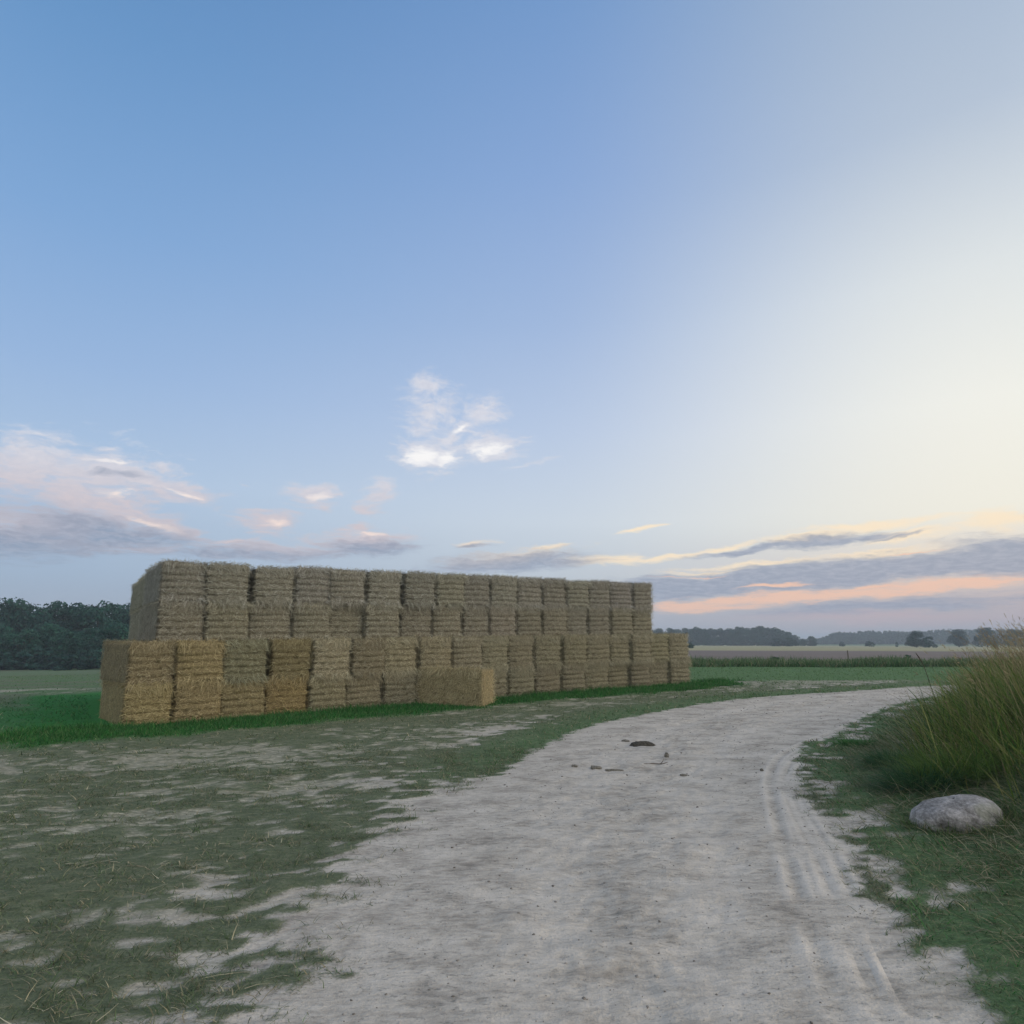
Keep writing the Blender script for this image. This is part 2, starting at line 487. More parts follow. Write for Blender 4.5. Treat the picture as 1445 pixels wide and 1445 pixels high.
Q = np.stack([idx[:-1, :-1], idx[:-1, 1:], idx[1:, 1:], idx[1:, :-1]], -1)
cyc = (gy[:-1] + gy[1:]) / 2
cxc = (gx[:-1] + gx[1:]) / 2
CX, CY = np.meshgrid(cxc, cyc)

# field limits (m ahead of the camera) from their rows in the photograph
def depth_of(py, px=1150): return ground_px(px, py)[1]
Y_MARGIN = depth_of(942); Y_TAN = depth_of(931); Y_BROWN1 = depth_of(918.5); Y_PALE1 = depth_of(911.2)
print('depths', Y_MARGIN, Y_TAN, Y_BROWN1, Y_PALE1)

# ------------------------------------------------------------------ ground materials
def dirt_nodes(n, pos):
    a = n.noise(n.mapping(pos, (1, 1.6, 1)), 2.2, 6, .62)
    b_ = n.noise(n.mapping(pos, (1, 2.2, 1)), 11, 5, .65)
    g = n.noise(pos, 60, 3, .6)
    col = n.ramp(n.m('ADD', n.m('MULTIPLY', a, .55), n.m('MULTIPLY', b_, .45)), [(.34, (.215, .20, .175)), (.44, (.35, .325, .285)), (.54, (.47, .44, .39)), (.68, (.58, .545, .49))])
    col = n.mix(n.m('MULTIPLY', n.smooth(g, .60, .72), .45), col, (.12, .11, .095))
    # broken dark crumbs of old straw and manure pressed into the surface
    sp = n.noise(n.mapping(pos, (1, 2.0, 1), loc=(4, 9, 0)), 17, 5, .7)
    sm = n.noise(pos, 1.1, 3, .5)
    msk = n.m('MULTIPLY', n.smooth(sp, .56, .64), n.smooth(sm, .38, .55))
    col = n.mix(n.m('MULTIPLY', msk, .62), col, (.15, .15, .135))
    return col, n.m('ADD', n.m('MULTIPLY', b_, .8), n.m('MULTIPLY', g, .35))

m_ground, n, b = new_mat('worn_grassland')
pos = n.new('ShaderNodeNewGeometry').outputs['Position']
dcol, dh = dirt_nodes(n, pos)
ac = n.new('ShaderNodeAttribute', attribute_name='cover'); al = n.new('ShaderNodeAttribute', attribute_name='lush')
ar = n.new('ShaderNodeAttribute', attribute_name='roadside')
strawy = n.ramp(n.noise(n.mapping(pos, (1, 3.0, 1)), 9, 6, .7), [(.34, (.12, .13, .085)), (.5, (.24, .24, .18)), (.64, (.44, .425, .34))])
bare = n.mix(ar.outputs['Fac'], strawy, dcol)
gn = n.noise(n.mapping(pos, (1, 2.2, 1)), 7, 6, .68)
gn2 = n.noise(pos, 45, 4, .7)
gmix = n.m('ADD', n.m('MULTIPLY', gn, .6), n.m('MULTIPLY', gn2, .4))
dull = n.ramp(gmix, [(.34, (.065, .085, .05)), (.5, (.115, .145, .085)), (.66, (.20, .215, .14))])
rich = n.ramp(gmix, [(.32, (.014, .10, .016)), (.5, (.026, .18, .03)), (.68, (.06, .25, .05))])
gcol = n.mix(al.outputs['Fac'], dull, rich)
cf = n.m('ADD', ac.outputs['Fac'], n.m('MULTIPLY', n.m('SUBTRACT', gn2, .5), 1.1), clamp=True)
ad = n.new('ShaderNodeAttribute', attribute_name='dust')
bare = n.mix(n.m('MULTIPLY', ad.outputs['Fac'], .6), bare, (.60, .565, .51))
n.l.new(n.mix(n.smooth(cf, .25, .75), bare, gcol), b.inputs['Base Color'])
bump(n, b, n.m('ADD', dh, n.m('MULTIPLY', n.m('MULTIPLY', gn2, ac.outputs['Fac']), 1.4)), .8, .03)

def field_mat(name, c0, c1, c2, sx, sy):
    m, n, b = new_mat(name)
    pos = n.new('ShaderNodeNewGeometry').outputs['Position']
    v = n.noise(n.mapping(pos, (sx, sy, 1)), 1, 6, .6)
    n.l.new(n.ramp(v, [(.3, c0), (.5, c1), (.7, c2)]), b.inputs['Base Color'])
    return m
m_plough = field_mat('bare_soil', (.105, .088, .082), (.135, .112, .104), (.17, .145, .13), .02, .35)
m_stubble = field_mat('stubble', (.22, .22, .12), (.27, .265, .15), (.33, .31, .19), .02, .12)
m_tan = field_mat('dry_margin', (.16, .145, .095), (.21, .19, .13), (.27, .24, .17), .2, .5)
m_pasture = field_mat('far_pasture', (.06, .12, .05), (.085, .16, .065), (.12, .19, .085), .02, .1)

right_part = CX > 2
sel_plough = (CY > Y_TAN) & (CY < Y_BROWN1) & right_part
sel_stub = (CY >= Y_BROWN1) & (CY < Y_PALE1) & right_part
sel_tan = (CY >= (Y_MARGIN + Y_TAN) / 2 + 2) & (CY <= Y_TAN) & right_part
sel_past = (CY >= Y_PALE1)
sel_main = ~(sel_plough | sel_stub | sel_tan | sel_past)
def sub_sheet(name, sel, mat, attrs=False, **props):
    q = Q[sel]
    used, inv = np.unique(q, return_inverse=True)
    me = mesh_arrays(name, V[used], inv.reshape(q.shape), True)
    if attrs:
        vattr(me, 'cover', cov[used]); vattr(me, 'lush', lus[used])
        vattr(me, 'roadside', sstep(2.2, .3, SD[used] + (fbm(fx[used] * 1.5, fy[used] * 3, 3, 9) - .5) * 2.0))
    return link(name, me, mat, None, kind='structure', **props)
sub_sheet('ground', sel_main, m_ground, True)
sub_sheet('ploughed_field', sel_plough, m_plough)
sub_sheet('stubble_field', sel_stub, m_stubble)
sub_sheet('field_edge', sel_tan, m_tan)
sub_sheet('pasture', sel_past, m_pasture)

# the track, a strip with real ruts and tyre marks
NV, NU = 900, 170
vq = np.linspace(0, 1, NV) ** 1.35
Lq = np.stack([np.interp(vq, np.linspace(0, 1, len(EL)), EL[:, i]) for i in (0, 1)], 1)
Rq = np.stack([np.interp(vq, np.linspace(0, 1, len(ER)), ER[:, i]) for i in (0, 1)], 1)
u = np.linspace(0, 1, NU)
RX = Lq[:, None, 0] * (1 - u) + Rq[:, None, 0] * u
RY = Lq[:, None, 1] * (1 - u) + Rq[:, None, 1] * u
rx, ry = RX.ravel(), RY.ravel()
rsd = -poly_sd(rx, ry)
TR = [[(1190, 1445), (1140, 1300), (1108, 1200), (1098, 1160), (1090, 1125), (1088, 1095), (1102, 1068), (1140, 1048), (1190, 1028), (1240, 1003)],
      [(1250, 1440), (1188, 1290), (1150, 1200), (1132, 1165), (1117, 1130), (1110, 1100), (1121, 1075), (1150, 1056)],
      [(1290, 1430), (1215, 1290), (1168, 1200), (1142, 1160), (1125, 1125), (1120, 1103), (1130, 1080)]]
hz = H0(rx, ry) - .002 + .006 * sstep(0, .25, rsd)
inn = sstep(.1, 1.3, rsd)
hz = hz + inn * ((fbm(rx * 2.0, ry * 3.2, 4, 41) - .5) * .075 + (fbm(rx * 7, ry * 11, 3, 43) - .5) * .036 + (vnoise(rx * 19, ry * 24, 47) - .5) * .012)
dust = np.zeros_like(rx)
near = (ry < 17) & (ry > 2)
for tr in TR:
    L = smooth_line([ground_px(*p) for p in tr], 90)
    d = np.full(rx.shape, 9.0)
    d[near] = line_d(rx[near], ry[near], L)
    brk = sstep(.25, .6, fbm(rx * 1.7, ry * 1.7, 3, 81)) * sstep(.9, 2.2, ry)
    hz += (-.009 * np.exp(-(d / .035) ** 2) + .007 * np.exp(-((d - .07) / .025) ** 2)) * brk
    dust = np.maximum(dust, np.exp(-((d - .07) / .035) ** 2) * brk)
# broad worn wheel paths that follow the bend
for k in (.35, .68):
    uu = np.tile(u, NV)
    hz -= .006 * np.exp(-((uu - k) / .06) ** 2) * inn
    dust = np.maximum(dust, .4 * np.exp(-((uu - k) / .07) ** 2))
me = mesh_arrays('dirt_road', np.stack([rx, ry, hz], 1),
                 (lambda i: np.stack([i[:-1, :-1], i[:-1, 1:], i[1:, 1:], i[1:, :-1]], -1).reshape(-1, 4))(np.arange(NV * NU).reshape(NV, NU)), True)
rcov, rlus = cover(rx, ry, -rsd)
vattr(me, 'dust', dust); vattr(me, 'cover', rcov); vattr(me, 'lush', rlus); vattr(me, 'roadside', np.ones(len(rx)))
link('dirt_road', me, m_ground, None, kind='structure')
def road_z(x, y):
    j = int(np.argmin((rx - x) ** 2 + (ry - y) ** 2))
    return float(hz[j])

# ------------------------------------------------------------------ straw
def straw_mat(name, strand):
    m, n, b = new_mat(name, .75, .25)
    oi = n.new('ShaderNodeObjectInfo')
    tcn = n.new('ShaderNodeTexCoord')
    g = n.new('ShaderNodeNewGeometry')
    if strand:
        f = g.outputs['Random Per Island']
        col = n.ramp(f, [(0, (.17, .135, .075)), (.4, (.33, .27, .16)), (.75, (.47, .40, .25)), (1, (.62, .55, .38))])
    else:
        a1 = n.noise(n.mapping(tcn.outputs['Object'], (9, 9, 42), rot=(0, .25, 0)), 1.6, 5, .7)
        a2 = n.noise(n.mapping(tcn.outputs['Object'], (30, 30, 8), rot=(.3, .5, 0)), 1.6, 4, .7)
        f = n.m('ADD', n.m('MULTIPLY', a1, .5), n.m('MULTIPLY', a2, .5))
        col = n.ramp(f, [(.33, (.09, .072, .042)), (.46, (.18, .145, .085)), (.56, (.31, .26, .155)), (.68, (.45, .38, .24))])
        bump(n, b, f, .9, .03)
    n.l.new(n.mix(1.0, n.mix(1.0, col, oi.outputs['Color'], 'MULTIPLY'), (.97, 1.01, 1.06), 'MULTIPLY'), b.inputs['Base Color'])
    return m
m_sbody = straw_mat('packed_straw', False)
m_strand = straw_mat('loose_straw', True)

def strands(P, D, N, L, W, seg=2, droop=0.0, curl=.2, r=rng):
    """thin ribbons: P roots, D directions, N surface normals, L lengths, W widths"""
    n = len(P)
    D = D / np.linalg.norm(D, axis=1, keepdims=True)
    S = np.cross(D, N); S /= np.maximum(np.linalg.norm(S, axis=1, keepdims=True), 1e-6)
    rows = []
    cur = r.normal(0, curl, (n, 1)) * S
    for k in range(seg + 1):
        t = k / seg
        c_ = P + D * (L[:, None] * t) + cur * (L[:, None] * t * t) + np.array([0, 0, -1]) * (droop * L[:, None] * t * t)
        wd = W[:, None] * (1 - .65 * t) * .5
        rows.append(np.stack([c_ - S * wd, c_ + S * wd], 1))
    V = np.stack(rows, 1).reshape(-1, 3)              # n,(seg+1),2
    base = np.arange(n)[:, None] * (seg + 1) * 2
    k = np.arange(seg)[None, :] * 2
    i = base + k
    Q = np.stack([i, i + 1, i + 3, i + 2], -1).reshape(-1, 4)
    return V, Q

BW, BH, BL = .85, .765, 2.45
def bale_meshes(seed, w=BW, h=BH, l=BL, bands=6, longface=False):
    r = np.random.default_rng(seed)
    # rounded box surface from six grids
    Vs, Qs, Ns = [], [], []
    off = 0
    def grid(ua, ub, f, n0, n1):
        nonlocal off
        U, W_ = np.meshgrid(np.linspace(-1, 1, n0), np.linspace(-1, 1, n1))
        p, nn = f(U.ravel(), W_.ravel())
        i = np.arange(n0 * n1).reshape(n1, n0) + off
        Vs.append(p); Ns.append(nn)
        Qs.append(np.stack([i[:-1, :-1], i[:-1, 1:], i[1:, 1:], i[1:, :-1]], -1).reshape(-1, 4))
        off += n0 * n1
    o1 = lambda a: np.ones_like(a)
    nxx, nyy, nzz = max(10, int(w / .03)), max(16, int(l / .08)), 56
    grid(0, 0, lambda a, c: (np.stack([a, -o1(a), c], 1), np.tile([0, -1, 0], (len(a), 1))), nxx, nzz)
    grid(0, 0, lambda a, c: (np.stack([-a, o1(a), c], 1), np.tile([0, 1, 0], (len(a), 1))), nxx, nzz)
    grid(0, 0, lambda a, c: (np.stack([-o1(a), -a, c], 1), np.tile([-1, 0, 0], (len(a), 1))), nyy, nzz)
    grid(0, 0, lambda a, c: (np.stack([o1(a), a, c], 1), np.tile([1, 0, 0], (len(a), 1))), nyy, nzz)
    grid(0, 0, lambda a, c: (np.stack([a, c, o1(a)], 1), np.tile([0, 0, 1], (len(a), 1))), nxx, nyy)
    grid(0, 0, lambda a, c: (np.stack([a, -c, -o1(a)], 1), np.tile([0, 0, -1], (len(a), 1))), nxx, nyy)
    B = np.vstack(Vs); Qb = np.vstack(Qs)
    half = np.array([w, l, h]) / 2
    p = B * half
    rad = np.array([.11, .10, .05]) if not longface else np.array([.05, .05, .05])
    inner = np.clip(p, -(half - rad), half - rad)
    dv = p - inner
    ln = np.linalg.norm(dv / rad, axis=1, keepdims=True)
    nrm = np.where(ln > 0, dv / np.maximum(np.linalg.norm(dv, axis=1, keepdims=True), 1e-9), 0)
    p = inner + np.where(ln > 1, dv / np.maximum(ln, 1e-9), dv)
    n_ = nrm
    z01 = (p[:, 2] + h / 2) / h
    sx = r.uniform(0, 50)
    def bandf(x, z01):
        ph = z01 * bands + .22 * (fbm(x * 3 + sx, z01 * 3, 3, seed) - .5) + .06 * np.sin(x * 5 + sx)
        return np.abs(np.sin(np.pi * ph)) ** .7
    wfront = np.clip(np.abs(n_[:, 1]), 0, 1) if not longface else np.clip(np.abs(n_[:, 0]), 0, 1) * .3
    crossx = p[:, 0] if not longface else p[:, 1]
    band = (bandf(crossx, z01) - .75) * .046
    bulge = .035 * (1 - (p[:, 0] / (w / 2)) ** 2) * (1 - (2 * z01 - 1) ** 2 * .5)
    # noise coordinates continuous over the box
    nz = (fbm(p[:, 0] * 5 + p[:, 1] * 4.3 + sx, p[:, 2] * 6 + p[:, 1] * 1.7, 4, seed + 3) - .5) * .05
    big = (fbm(p[:, 0] * 1.6 + p[:, 1] * 1.1 + sx, p[:, 2] * 1.8, 2, seed + 9) - .5) * .05
    p = p + n_ * (band * wfront + bulge * wfront + nz * (1 - .3 * wfront) + big)[:, None]
    # grooves also pinch the sides near the end faces
    if not longface:
        endw = sstep(half[1] - .25, half[1], np.abs(p[:, 1]))
        p[:, 0] += np.sign(B[:, 0]) * (np.abs(B[:, 0]) > .9) * (bandf(crossx * 0, z01) - .75) * .012 * endw
    # top overhang
    p[:, 2] += h / 2; p[:, 1] += l / 2
    body_me = (p, Qb)
    # strands on the front, the two long sides and the top
    SV, SQ = [], []
    so = 0
    def add(Vn, Qn):
        nonlocal so
        SV.append(Vn); SQ.append(Qn + so); so += len(Vn)
    def face_strands(n, kind):
        a = r.uniform(-1, 1, n); c = r.uniform(-1, 1, n)
        if kind == 'front' or kind == 'back':
            sgn = -1 if kind == 'front' else 1
            x = a * (w / 2 - .02); z = (c + 1) / 2 * h
            yb = (bandf(x, z / h) - .75) * .046 + .035 * (1 - (x / (w / 2)) ** 2) * (1 - (2 * z / h - 1) ** 2 * .5) + .004 if not longface else .006
            x = x * .97
            P_ = np.stack([x, (np.ones(n) * (-yb if sgn < 0 else l + yb)), z], 1)
            if longface:
                ang = r.normal(.75, .45, n)
            else:
                ang = r.normal(0, .55, n) + np.where(r.random(n) < .25, 1.2, 0)
            D = np.stack([np.cos(ang), sgn * r.uniform(.0, .22, n), np.sin(ang) * (1 if longface else .8)], 1)
            D[:, 0] *= np.where(r.random(n) < .5, 1, -1) if not longface else 1
            N_ = np.tile([0., sgn, 0.], (n, 1))
        elif kind in ('left', 'right'):
            sgn = -1 if kind == 'left' else 1
            y = (a + 1) / 2 * l; z = (c + 1) / 2 * h
            P_ = np.stack([np.full(n, sgn * (w / 2 + .008)), y, z], 1)
            ang = r.normal(1.25, .5, n)
            D = np.stack([sgn * r.uniform(0, .25, n), np.cos(ang), np.sin(ang) * np.where(r.random(n) < .5, -1, 1)], 1)
            N_ = np.tile([float(sgn), 0., 0.], (n, 1))
        else:
            y = (c + 1) / 2 * l
            if kind == 'top' : y = y ** 1.6 / l ** .6
            P_ = np.stack([a * w / 2, y, np.full(n, h + .005)], 1)
            ang = r.uniform(0, 2 * np.pi, n)
            D = np.stack([np.cos(ang), np.sin(ang), r.uniform(0, .5, n) ** 2 * 1.2], 1)
            N_ = np.tile([0., 0., 1.], (n, 1))
        q_ = 1.7 if longface else 1.0
        add(*strands(P_, D, N_, r.uniform(.04, .13, n) * q_, r.uniform(.004, .010, n), 2, .08, .25, r))
    scale_l = l / BL
    face_strands(int(1150 * w / .85), 'front'); face_strands(300, 'back')
    face_strands(int(2600 * scale_l), 'left'); face_strands(int(1400 * scale_l), 'right'); face_strands(int(700), 'top')
    SVa, SQa = np.vstack(SV), np.vstack(SQ)
    me = bpy.data.meshes.new('straw_bale')
    Vall = np.vstack([p, SVa]); Qall = np.vstack([Qb, SQa + len(p)])
    me = mesh_arrays('straw_bale', Vall, Qall)
    me.materials.append(m_sbody); me.materials.append(m_strand)
    mi = np.concatenate([np.zeros(len(Qb), np.int32), np.ones(len(Qall) - len(Qb), np.int32)])
    me.polygons.foreach_set('material_index', mi[:len(me.polygons)])
    sm = np.zeros(len(Qall), bool); sm[:len(Qb)] = True
    me.polygons.foreach_set('use_smooth', sm[:len(me.polygons)])
    # the fringe of loose straw over the top edge and the ragged hem at the bottom
    SV, SQ = [], []; so = 0
    def fringe(n, zc, zs, lmin, lmax, down):
        x = r.uniform(-w / 2 + .03, w / 2 - .03, n)
        z = zc + r.normal(0, zs, n)
        P_ = np.stack([x, r.uniform(-.045, .03, n), z], 1)
        sw = (fbm(x * 4 + sx, x * 0, 2, seed + 5) - .5) * 3
        D = np.stack([r.normal(0, .45, n) + sw, -r.uniform(.05, .55, n), down * r.uniform(.3, 1.1, n)], 1)
        add(*strands(P_, D, np.tile([0., -1., 0.], (n, 1)), r.uniform(lmin, lmax, n), r.uniform(.005, .011, n), 3, .35, .3, r))
    fringe(230, h - .02, .025, .06, .19, -1)
    fringe(150, h + .00, .02, .03, .09, .7)
    # top side edge too (seen on the end of the stack)
    n = 260
    y = r.uniform(0, l, n)
    P_ = np.stack([np.full(n, -w / 2 + .01), y, h + r.normal(0, .02, n)], 1)
    D = np.stack([-r.uniform(.1, .6, n), r.normal(0, .6, n), r.uniform(-.8, .5, n)], 1)
    add(*strands(P_, D, np.tile([-1., 0., 0.], (n, 1)), r.uniform(.05, .13, n), r.uniform(.005, .01, n), 3, .3, .3, r))
    fm = mesh_arrays('loose_straw', np.vstack(SV), np.vstack(SQ))
    fm.materials.append(m_strand)
    SV, SQ = [], []; so = 0
    fringe(210, .06, .035, .05, .16, -.8)
    hm = mesh_arrays('straw_hem', np.vstack(SV), np.vstack(SQ))
    hm.materials.append(m_strand)
    return me, fm, hm

protos = []
def make_bale(kind_i, name='straw_bale', **kw):
    me, fm, hm = bale_meshes(100 + kind_i, **kw)
    root = link(name, me)
    f = link('loose_straw', fm, None, root); link('straw_hem', hm, None, root)
    return root, f
def copy_tree(o):
    c_ = o.copy(); COL.objects.link(c_)
    for ch in o.children:
        d = ch.copy(); COL.objects.link(d); d.parent = c_
    return c_
ORD = ['first', 'second', 'third', 'fourth', 'fifth', 'sixth', 'seventh', 'eighth', 'ninth']
yaw = math.atan2(WD[1], WD[0])
def place_bale(o, a, back, z, rot=0.0, tint=(1, 1, 1), sx=1.0, sz=1.0):
    p = P0 + WD * a - WN * back
    o.location = (p[0], p[1], z)
    o.rotation_euler = (0, -math.atan(.0135), yaw + rot)
    o.scale = (sx, 1, sz)
    o.color = (*tint, 1)
    for ch in o.children: ch.color = (*tint, 1)
for i in range(7):
    protos.append(make_bale(i)[0])
free = list(protos)
rb = np.random.default_rng(21)
last = -1
def next_bale():
    global last
    if free: return free.pop(0)
    k = int(rb.integers(0, len(protos)))
    if k == last: k = (k + 1) % len(protos)
    last = k
    return copy_tree(protos[k])
def gbase(a, back=0):
    p = P0 + WD * a - WN * back
    return float(H0(np.array(p[0]), np.array(p[1])))
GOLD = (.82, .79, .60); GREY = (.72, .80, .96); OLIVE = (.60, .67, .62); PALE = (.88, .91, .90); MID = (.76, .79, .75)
cols_lo = 18; cols_up = 16
LO_EDGE = [182, 250, 320, 384, 444, 496, 543, 590, 638, 682, 718, 753, 790.5, 824, 861, 888, 912.5, 940, 971]
UP_EDGE = [219, 290, 352, 414, 466, 518, 570, 615, 654.5, 693, 731, 765, 800, 831, 862, 894, 922]
def along(px, back):
    """where along the stack a vertical line at photo column px (taken at the horizon) meets the plane of its front"""
    k = (px - 722.5) / (FPX / math.cos(PITCH))
    q = P0 - WN * back
    # q.x + a*WD.x = k*(q.y + a*WD.y)
    return (k * q[1] - q[0]) / (WD[0] - k * WD[1])
lo_a = np.array([along(p, 0) for p in LO_EDGE]); up_a = np.array([along(p, .30) for p in UP_EDGE])
# even the widths a little: bales are all about one size
lo_a = .45 * lo_a + .55 * np.linspace(lo_a[0], lo_a[-1], cols_lo + 1)
up_a = .45 * up_a + .55 * np.linspace(up_a[0], up_a[-1], cols_up + 1)
print('lower', np.round(np.diff(lo_a), 2), 'upper', np.round(np.diff(up_a), 2))
def ordinal(i, n):
    """i from 0: counted from the nearer end"""
    if i < n / 2: return ORD[i] + ' from the left end', 'L'
    return (ORD[n - 1 - i] + ' from the right end', 'R')
COURSE = {0: 'ground course', 1: 'second course', 2: 'third course', 3: 'top course'}
special = {}
special[(0, 0)] = (GOLD, 'golden straw bale at the left corner of the stack, standing on the grass')
special[(0, 1)] = ((.78, .77, .62), 'straw bale at the left corner, second course, its top showing a bare ledge')
special[(1, 0)] = ((.84, .80, .62), None); special[(1, 1)] = ((.81, .78, .62), None)
special[(2, 0)] = ((.80, .78, .60), None); special[(2, 1)] = (OLIVE, 'dull olive bale in the second course, third from the left end of the stack')
special[(3, 0)] = ((.78, .70, .50), 'brownish gold bale in the ground course, fourth from the left end of the stack')
special[(3, 1)] = ((.62, .61, .48), 'dark brown bale in the second course, fourth from the left end of the stack')
special[(4, 1)] = (PALE, 'pale shaggy bale in the second course, fifth from the left end of the stack')
special[(4, 0)] = (MID, None)
GRP = 'straw bales stacked four high beside the track'
for ti, (edges, nc, back0) in enumerate(((lo_a, cols_lo, 0.0), (up_a, cols_up, .30))):
    for i in range(nc):
        a0, a1 = edges[i], edges[i + 1]
        shift = rb.normal(0, .035)
        for c2 in range(2):
            course = ti * 2 + c2
            o = next_bale()
            cx = (a0 + a1) / 2 + rb.normal(0, .012) + (.0 if c2 == 0 else rb.normal(0, .02))
            bk = back0 + shift + rb.normal(0, .028) + (-.02 if c2 else .01)
            z = gbase(cx, .6) + course * (BH + .005) - .015
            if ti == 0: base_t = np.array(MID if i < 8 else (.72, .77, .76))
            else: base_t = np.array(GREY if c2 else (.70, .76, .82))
            lab = None
            if ti == 0 and (i, c2) in special:
                base_t, lab = special[(i, c2)]; base_t = np.array(base_t)
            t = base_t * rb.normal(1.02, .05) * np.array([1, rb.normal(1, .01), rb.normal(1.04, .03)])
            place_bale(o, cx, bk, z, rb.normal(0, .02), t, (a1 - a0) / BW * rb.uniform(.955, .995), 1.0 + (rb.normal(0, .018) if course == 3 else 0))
            o.rotation_euler[1] += rb.normal(0, .008)
            if lab is None:
                od, side = ordinal(i, nc)
                if ti == 0:
                    look = 'straw bale' if c2 else 'straw bale standing in green grass'
                    if i == nc - 1:
                        lab = 'straw bale at the far right corner, ' + ('with open sky above it, second course' if c2 else 'on the grass, ground course')
                    else:
                        lab = f'{look}, {COURSE[course]}, {od}'
                else:
                    look = 'greyish weathered bale under the sky' if c2 else 'bale'
                    lab = f'{look}, {COURSE[course]}, {od} of upper tier'
                    if i == 0 and c2: lab = 'shaggy weathered bale at the top left corner of the stack'
                    if i == nc - 1 and c2: lab = 'narrow looking weathered bale at the top right corner of the stack'
            o['label'] = lab; o['category'] = 'straw bale'; o['group'] = GRP
# the first column flares out towards the left at its back, as in the photograph
# rows behind the front row, where the open left end shows them
for ti, (edges, back0, cset) in enumerate(((lo_a, 0.0, (0, 1)), (up_a, .30, (0,)))):
    for rowi in (1, 2):
        for i in cset:
            for c2 in range(2):
                course = ti * 2 + c2
                cx = (edges[i] + edges[i + 1]) / 2 + rb.normal(0, .02)
                o = next_bale()
                z = gbase(cx, .6) + course * (BH + .005) - .015
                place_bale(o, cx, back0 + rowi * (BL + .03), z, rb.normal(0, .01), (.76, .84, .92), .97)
                where = 'behind the left corner column' if i == 0 else 'behind the second column from the left'
                o['label'] = f'{ORD[rowi]} bale back, {COURSE[course]}, {where}'
                o['category'] = 'straw bale'; o['group'] = GRP

# the left corner column stands slightly askew and shows more of its long side
for o in list(COL.objects):
    if o.get('label') in (special[(0, 0)][1], special[(0, 1)][1]):
        me = o.data.copy(); o.data = me
        co = np.empty(len(me.vertices) * 3, np.float32); me.vertices.foreach_get('co', co); co = co.reshape(-1, 3)
        k = sstep(BW / 2, -BW / 2, co[:, 0])
        co[:, 1] *= .86
        co[:, 0] -= k * .15 * np.maximum(co[:, 1], 0)
        me.vertices.foreach_set('co', co.ravel()); me.update()
        for ch in o.children:
            fm = ch.data.copy(); ch.data = fm
            co = np.empty(len(fm.vertices) * 3, np.float32); fm.vertices.foreach_get('co', co); co = co.reshape(-1, 3)
            k = sstep(BW / 2, -BW / 2, co[:, 0])
            co[:, 1] = np.where(co[:, 1] > 0, co[:, 1] * .86, co[:, 1])
            co[:, 0] -= k * .15 * np.maximum(co[:, 1], 0)
            fm.vertices.foreach_set('co', co.ravel()); fm.update()

# the single bale lying lengthways in front
fl = ground_px(586, 995); fr = ground_px(684, 996)
dirv = (fr - fl); Lb = float(np.hypot(*dirv)); 
th = math.atan2(dirv[1], dirv[0]) - .13
me, fm, hm = bale_meshes(777, w=Lb, h=.83, l=.78, bands=5, longface=True)
sb = link('single_straw_bale', me); ch = link('loose_straw', fm, None, sb); link('straw_hem', hm, None, sb).color = (.82, .79, .68, 1)
mid = fl + np.array([math.cos(th), math.sin(th)]) * Lb / 2
mid = mid + np.array([.0, -.12])
sb.location = (mid[0], mid[1], float(H0(np.array(mid[0]), np.array(mid[1]))) - .02)
sb.rotation_euler = (0, 0, th)
sb.color = (1.0, .98, .86, 1); ch.color = (1.1, 1.08, .98, 1)
sb['label'] = 'single straw bale lying lengthways on the grass in front of the stack'
sb['category'] = 'straw bale'
sb.name = 'straw_bale.single'; sb.name = 'lone_straw_bale'

# ------------------------------------------------------------------ grasses
def blade_mat(name, rough=.7):
    m, n, b = new_mat(name, rough, .25)
    a = n.new('ShaderNodeAttribute', attribute_name='tint')
    g = n.new('ShaderNodeNewGeometry')
    v = n.m('MULTIPLY_ADD', g.outputs['Random Per Island'], .7, .65)
    cmb = n.new('ShaderNodeCombineColor')
    for i in range(3): n.l.new(v, cmb.inputs[i])
    col = n.mix(1.0, a.outputs['Color'], cmb.outputs[0], 'MULTIPLY')
    n.l.new(col, b.inputs['Base Color'])
    tr = n.new('ShaderNodeBsdfTranslucent'); n.l.new(col, tr.inputs[0])
    ms = n.new('ShaderNodeMixShader'); ms.inputs[0].default_value = .25
    n.l.new(b.outputs[0], ms.inputs[1]); n.l.new(tr.outputs[0], ms.inputs[2])
    n.l.new(ms.outputs[0], n.n['Material Output'].inputs[0])
    return m
m_blade = blade_mat('grass_blade')

def blades(x, y, z, hgt, wid, lean, tint, seg=2, bend=.6, phi=None, seed=1):
    r = np.random.default_rng(seed)
    n = len(x)
    if phi is None: phi = r.uniform(0, 2 * np.pi, n)
    D = np.stack([np.cos(phi) * lean, np.sin(phi) * lean, np.ones(n)], 1)
    D /= np.linalg.norm(D, axis=1, keepdims=True)
    rot = r.uniform(0, np.pi, n)
    S = np.stack([np.cos(rot), np.sin(rot), np.zeros(n)], 1)
    side = np.stack([np.cos(phi), np.sin(phi), np.zeros(n)], 1)
    Pb = np.stack([x, y, z], 1)
    rows = []
    for k in range(seg + 1):
        t = k / seg
        c_ = Pb + D * (hgt[:, None] * t) + side * (bend * lean[:, None] * hgt[:, None] * t * t) - np.array([0, 0, 1]) * (bend * .55 * lean[:, None] * hgt[:, None] * t * t)
        wd = wid[:, None] * .5 * (1 - .85 * t ** 1.5)
        rows.append(np.stack([c_ - S * wd, c_ + S * wd], 1))
    Vv = np.stack(rows, 1).reshape(-1, 3)
    i = np.arange(n)[:, None] * (seg + 1) * 2 + np.arange(seg)[None] * 2
    Qq = np.stack([i, i + 1, i + 3, i + 2], -1).reshape(-1, 4)
    T = np.repeat(tint, (seg + 1) * 2, axis=0)
    return Vv, Qq, T
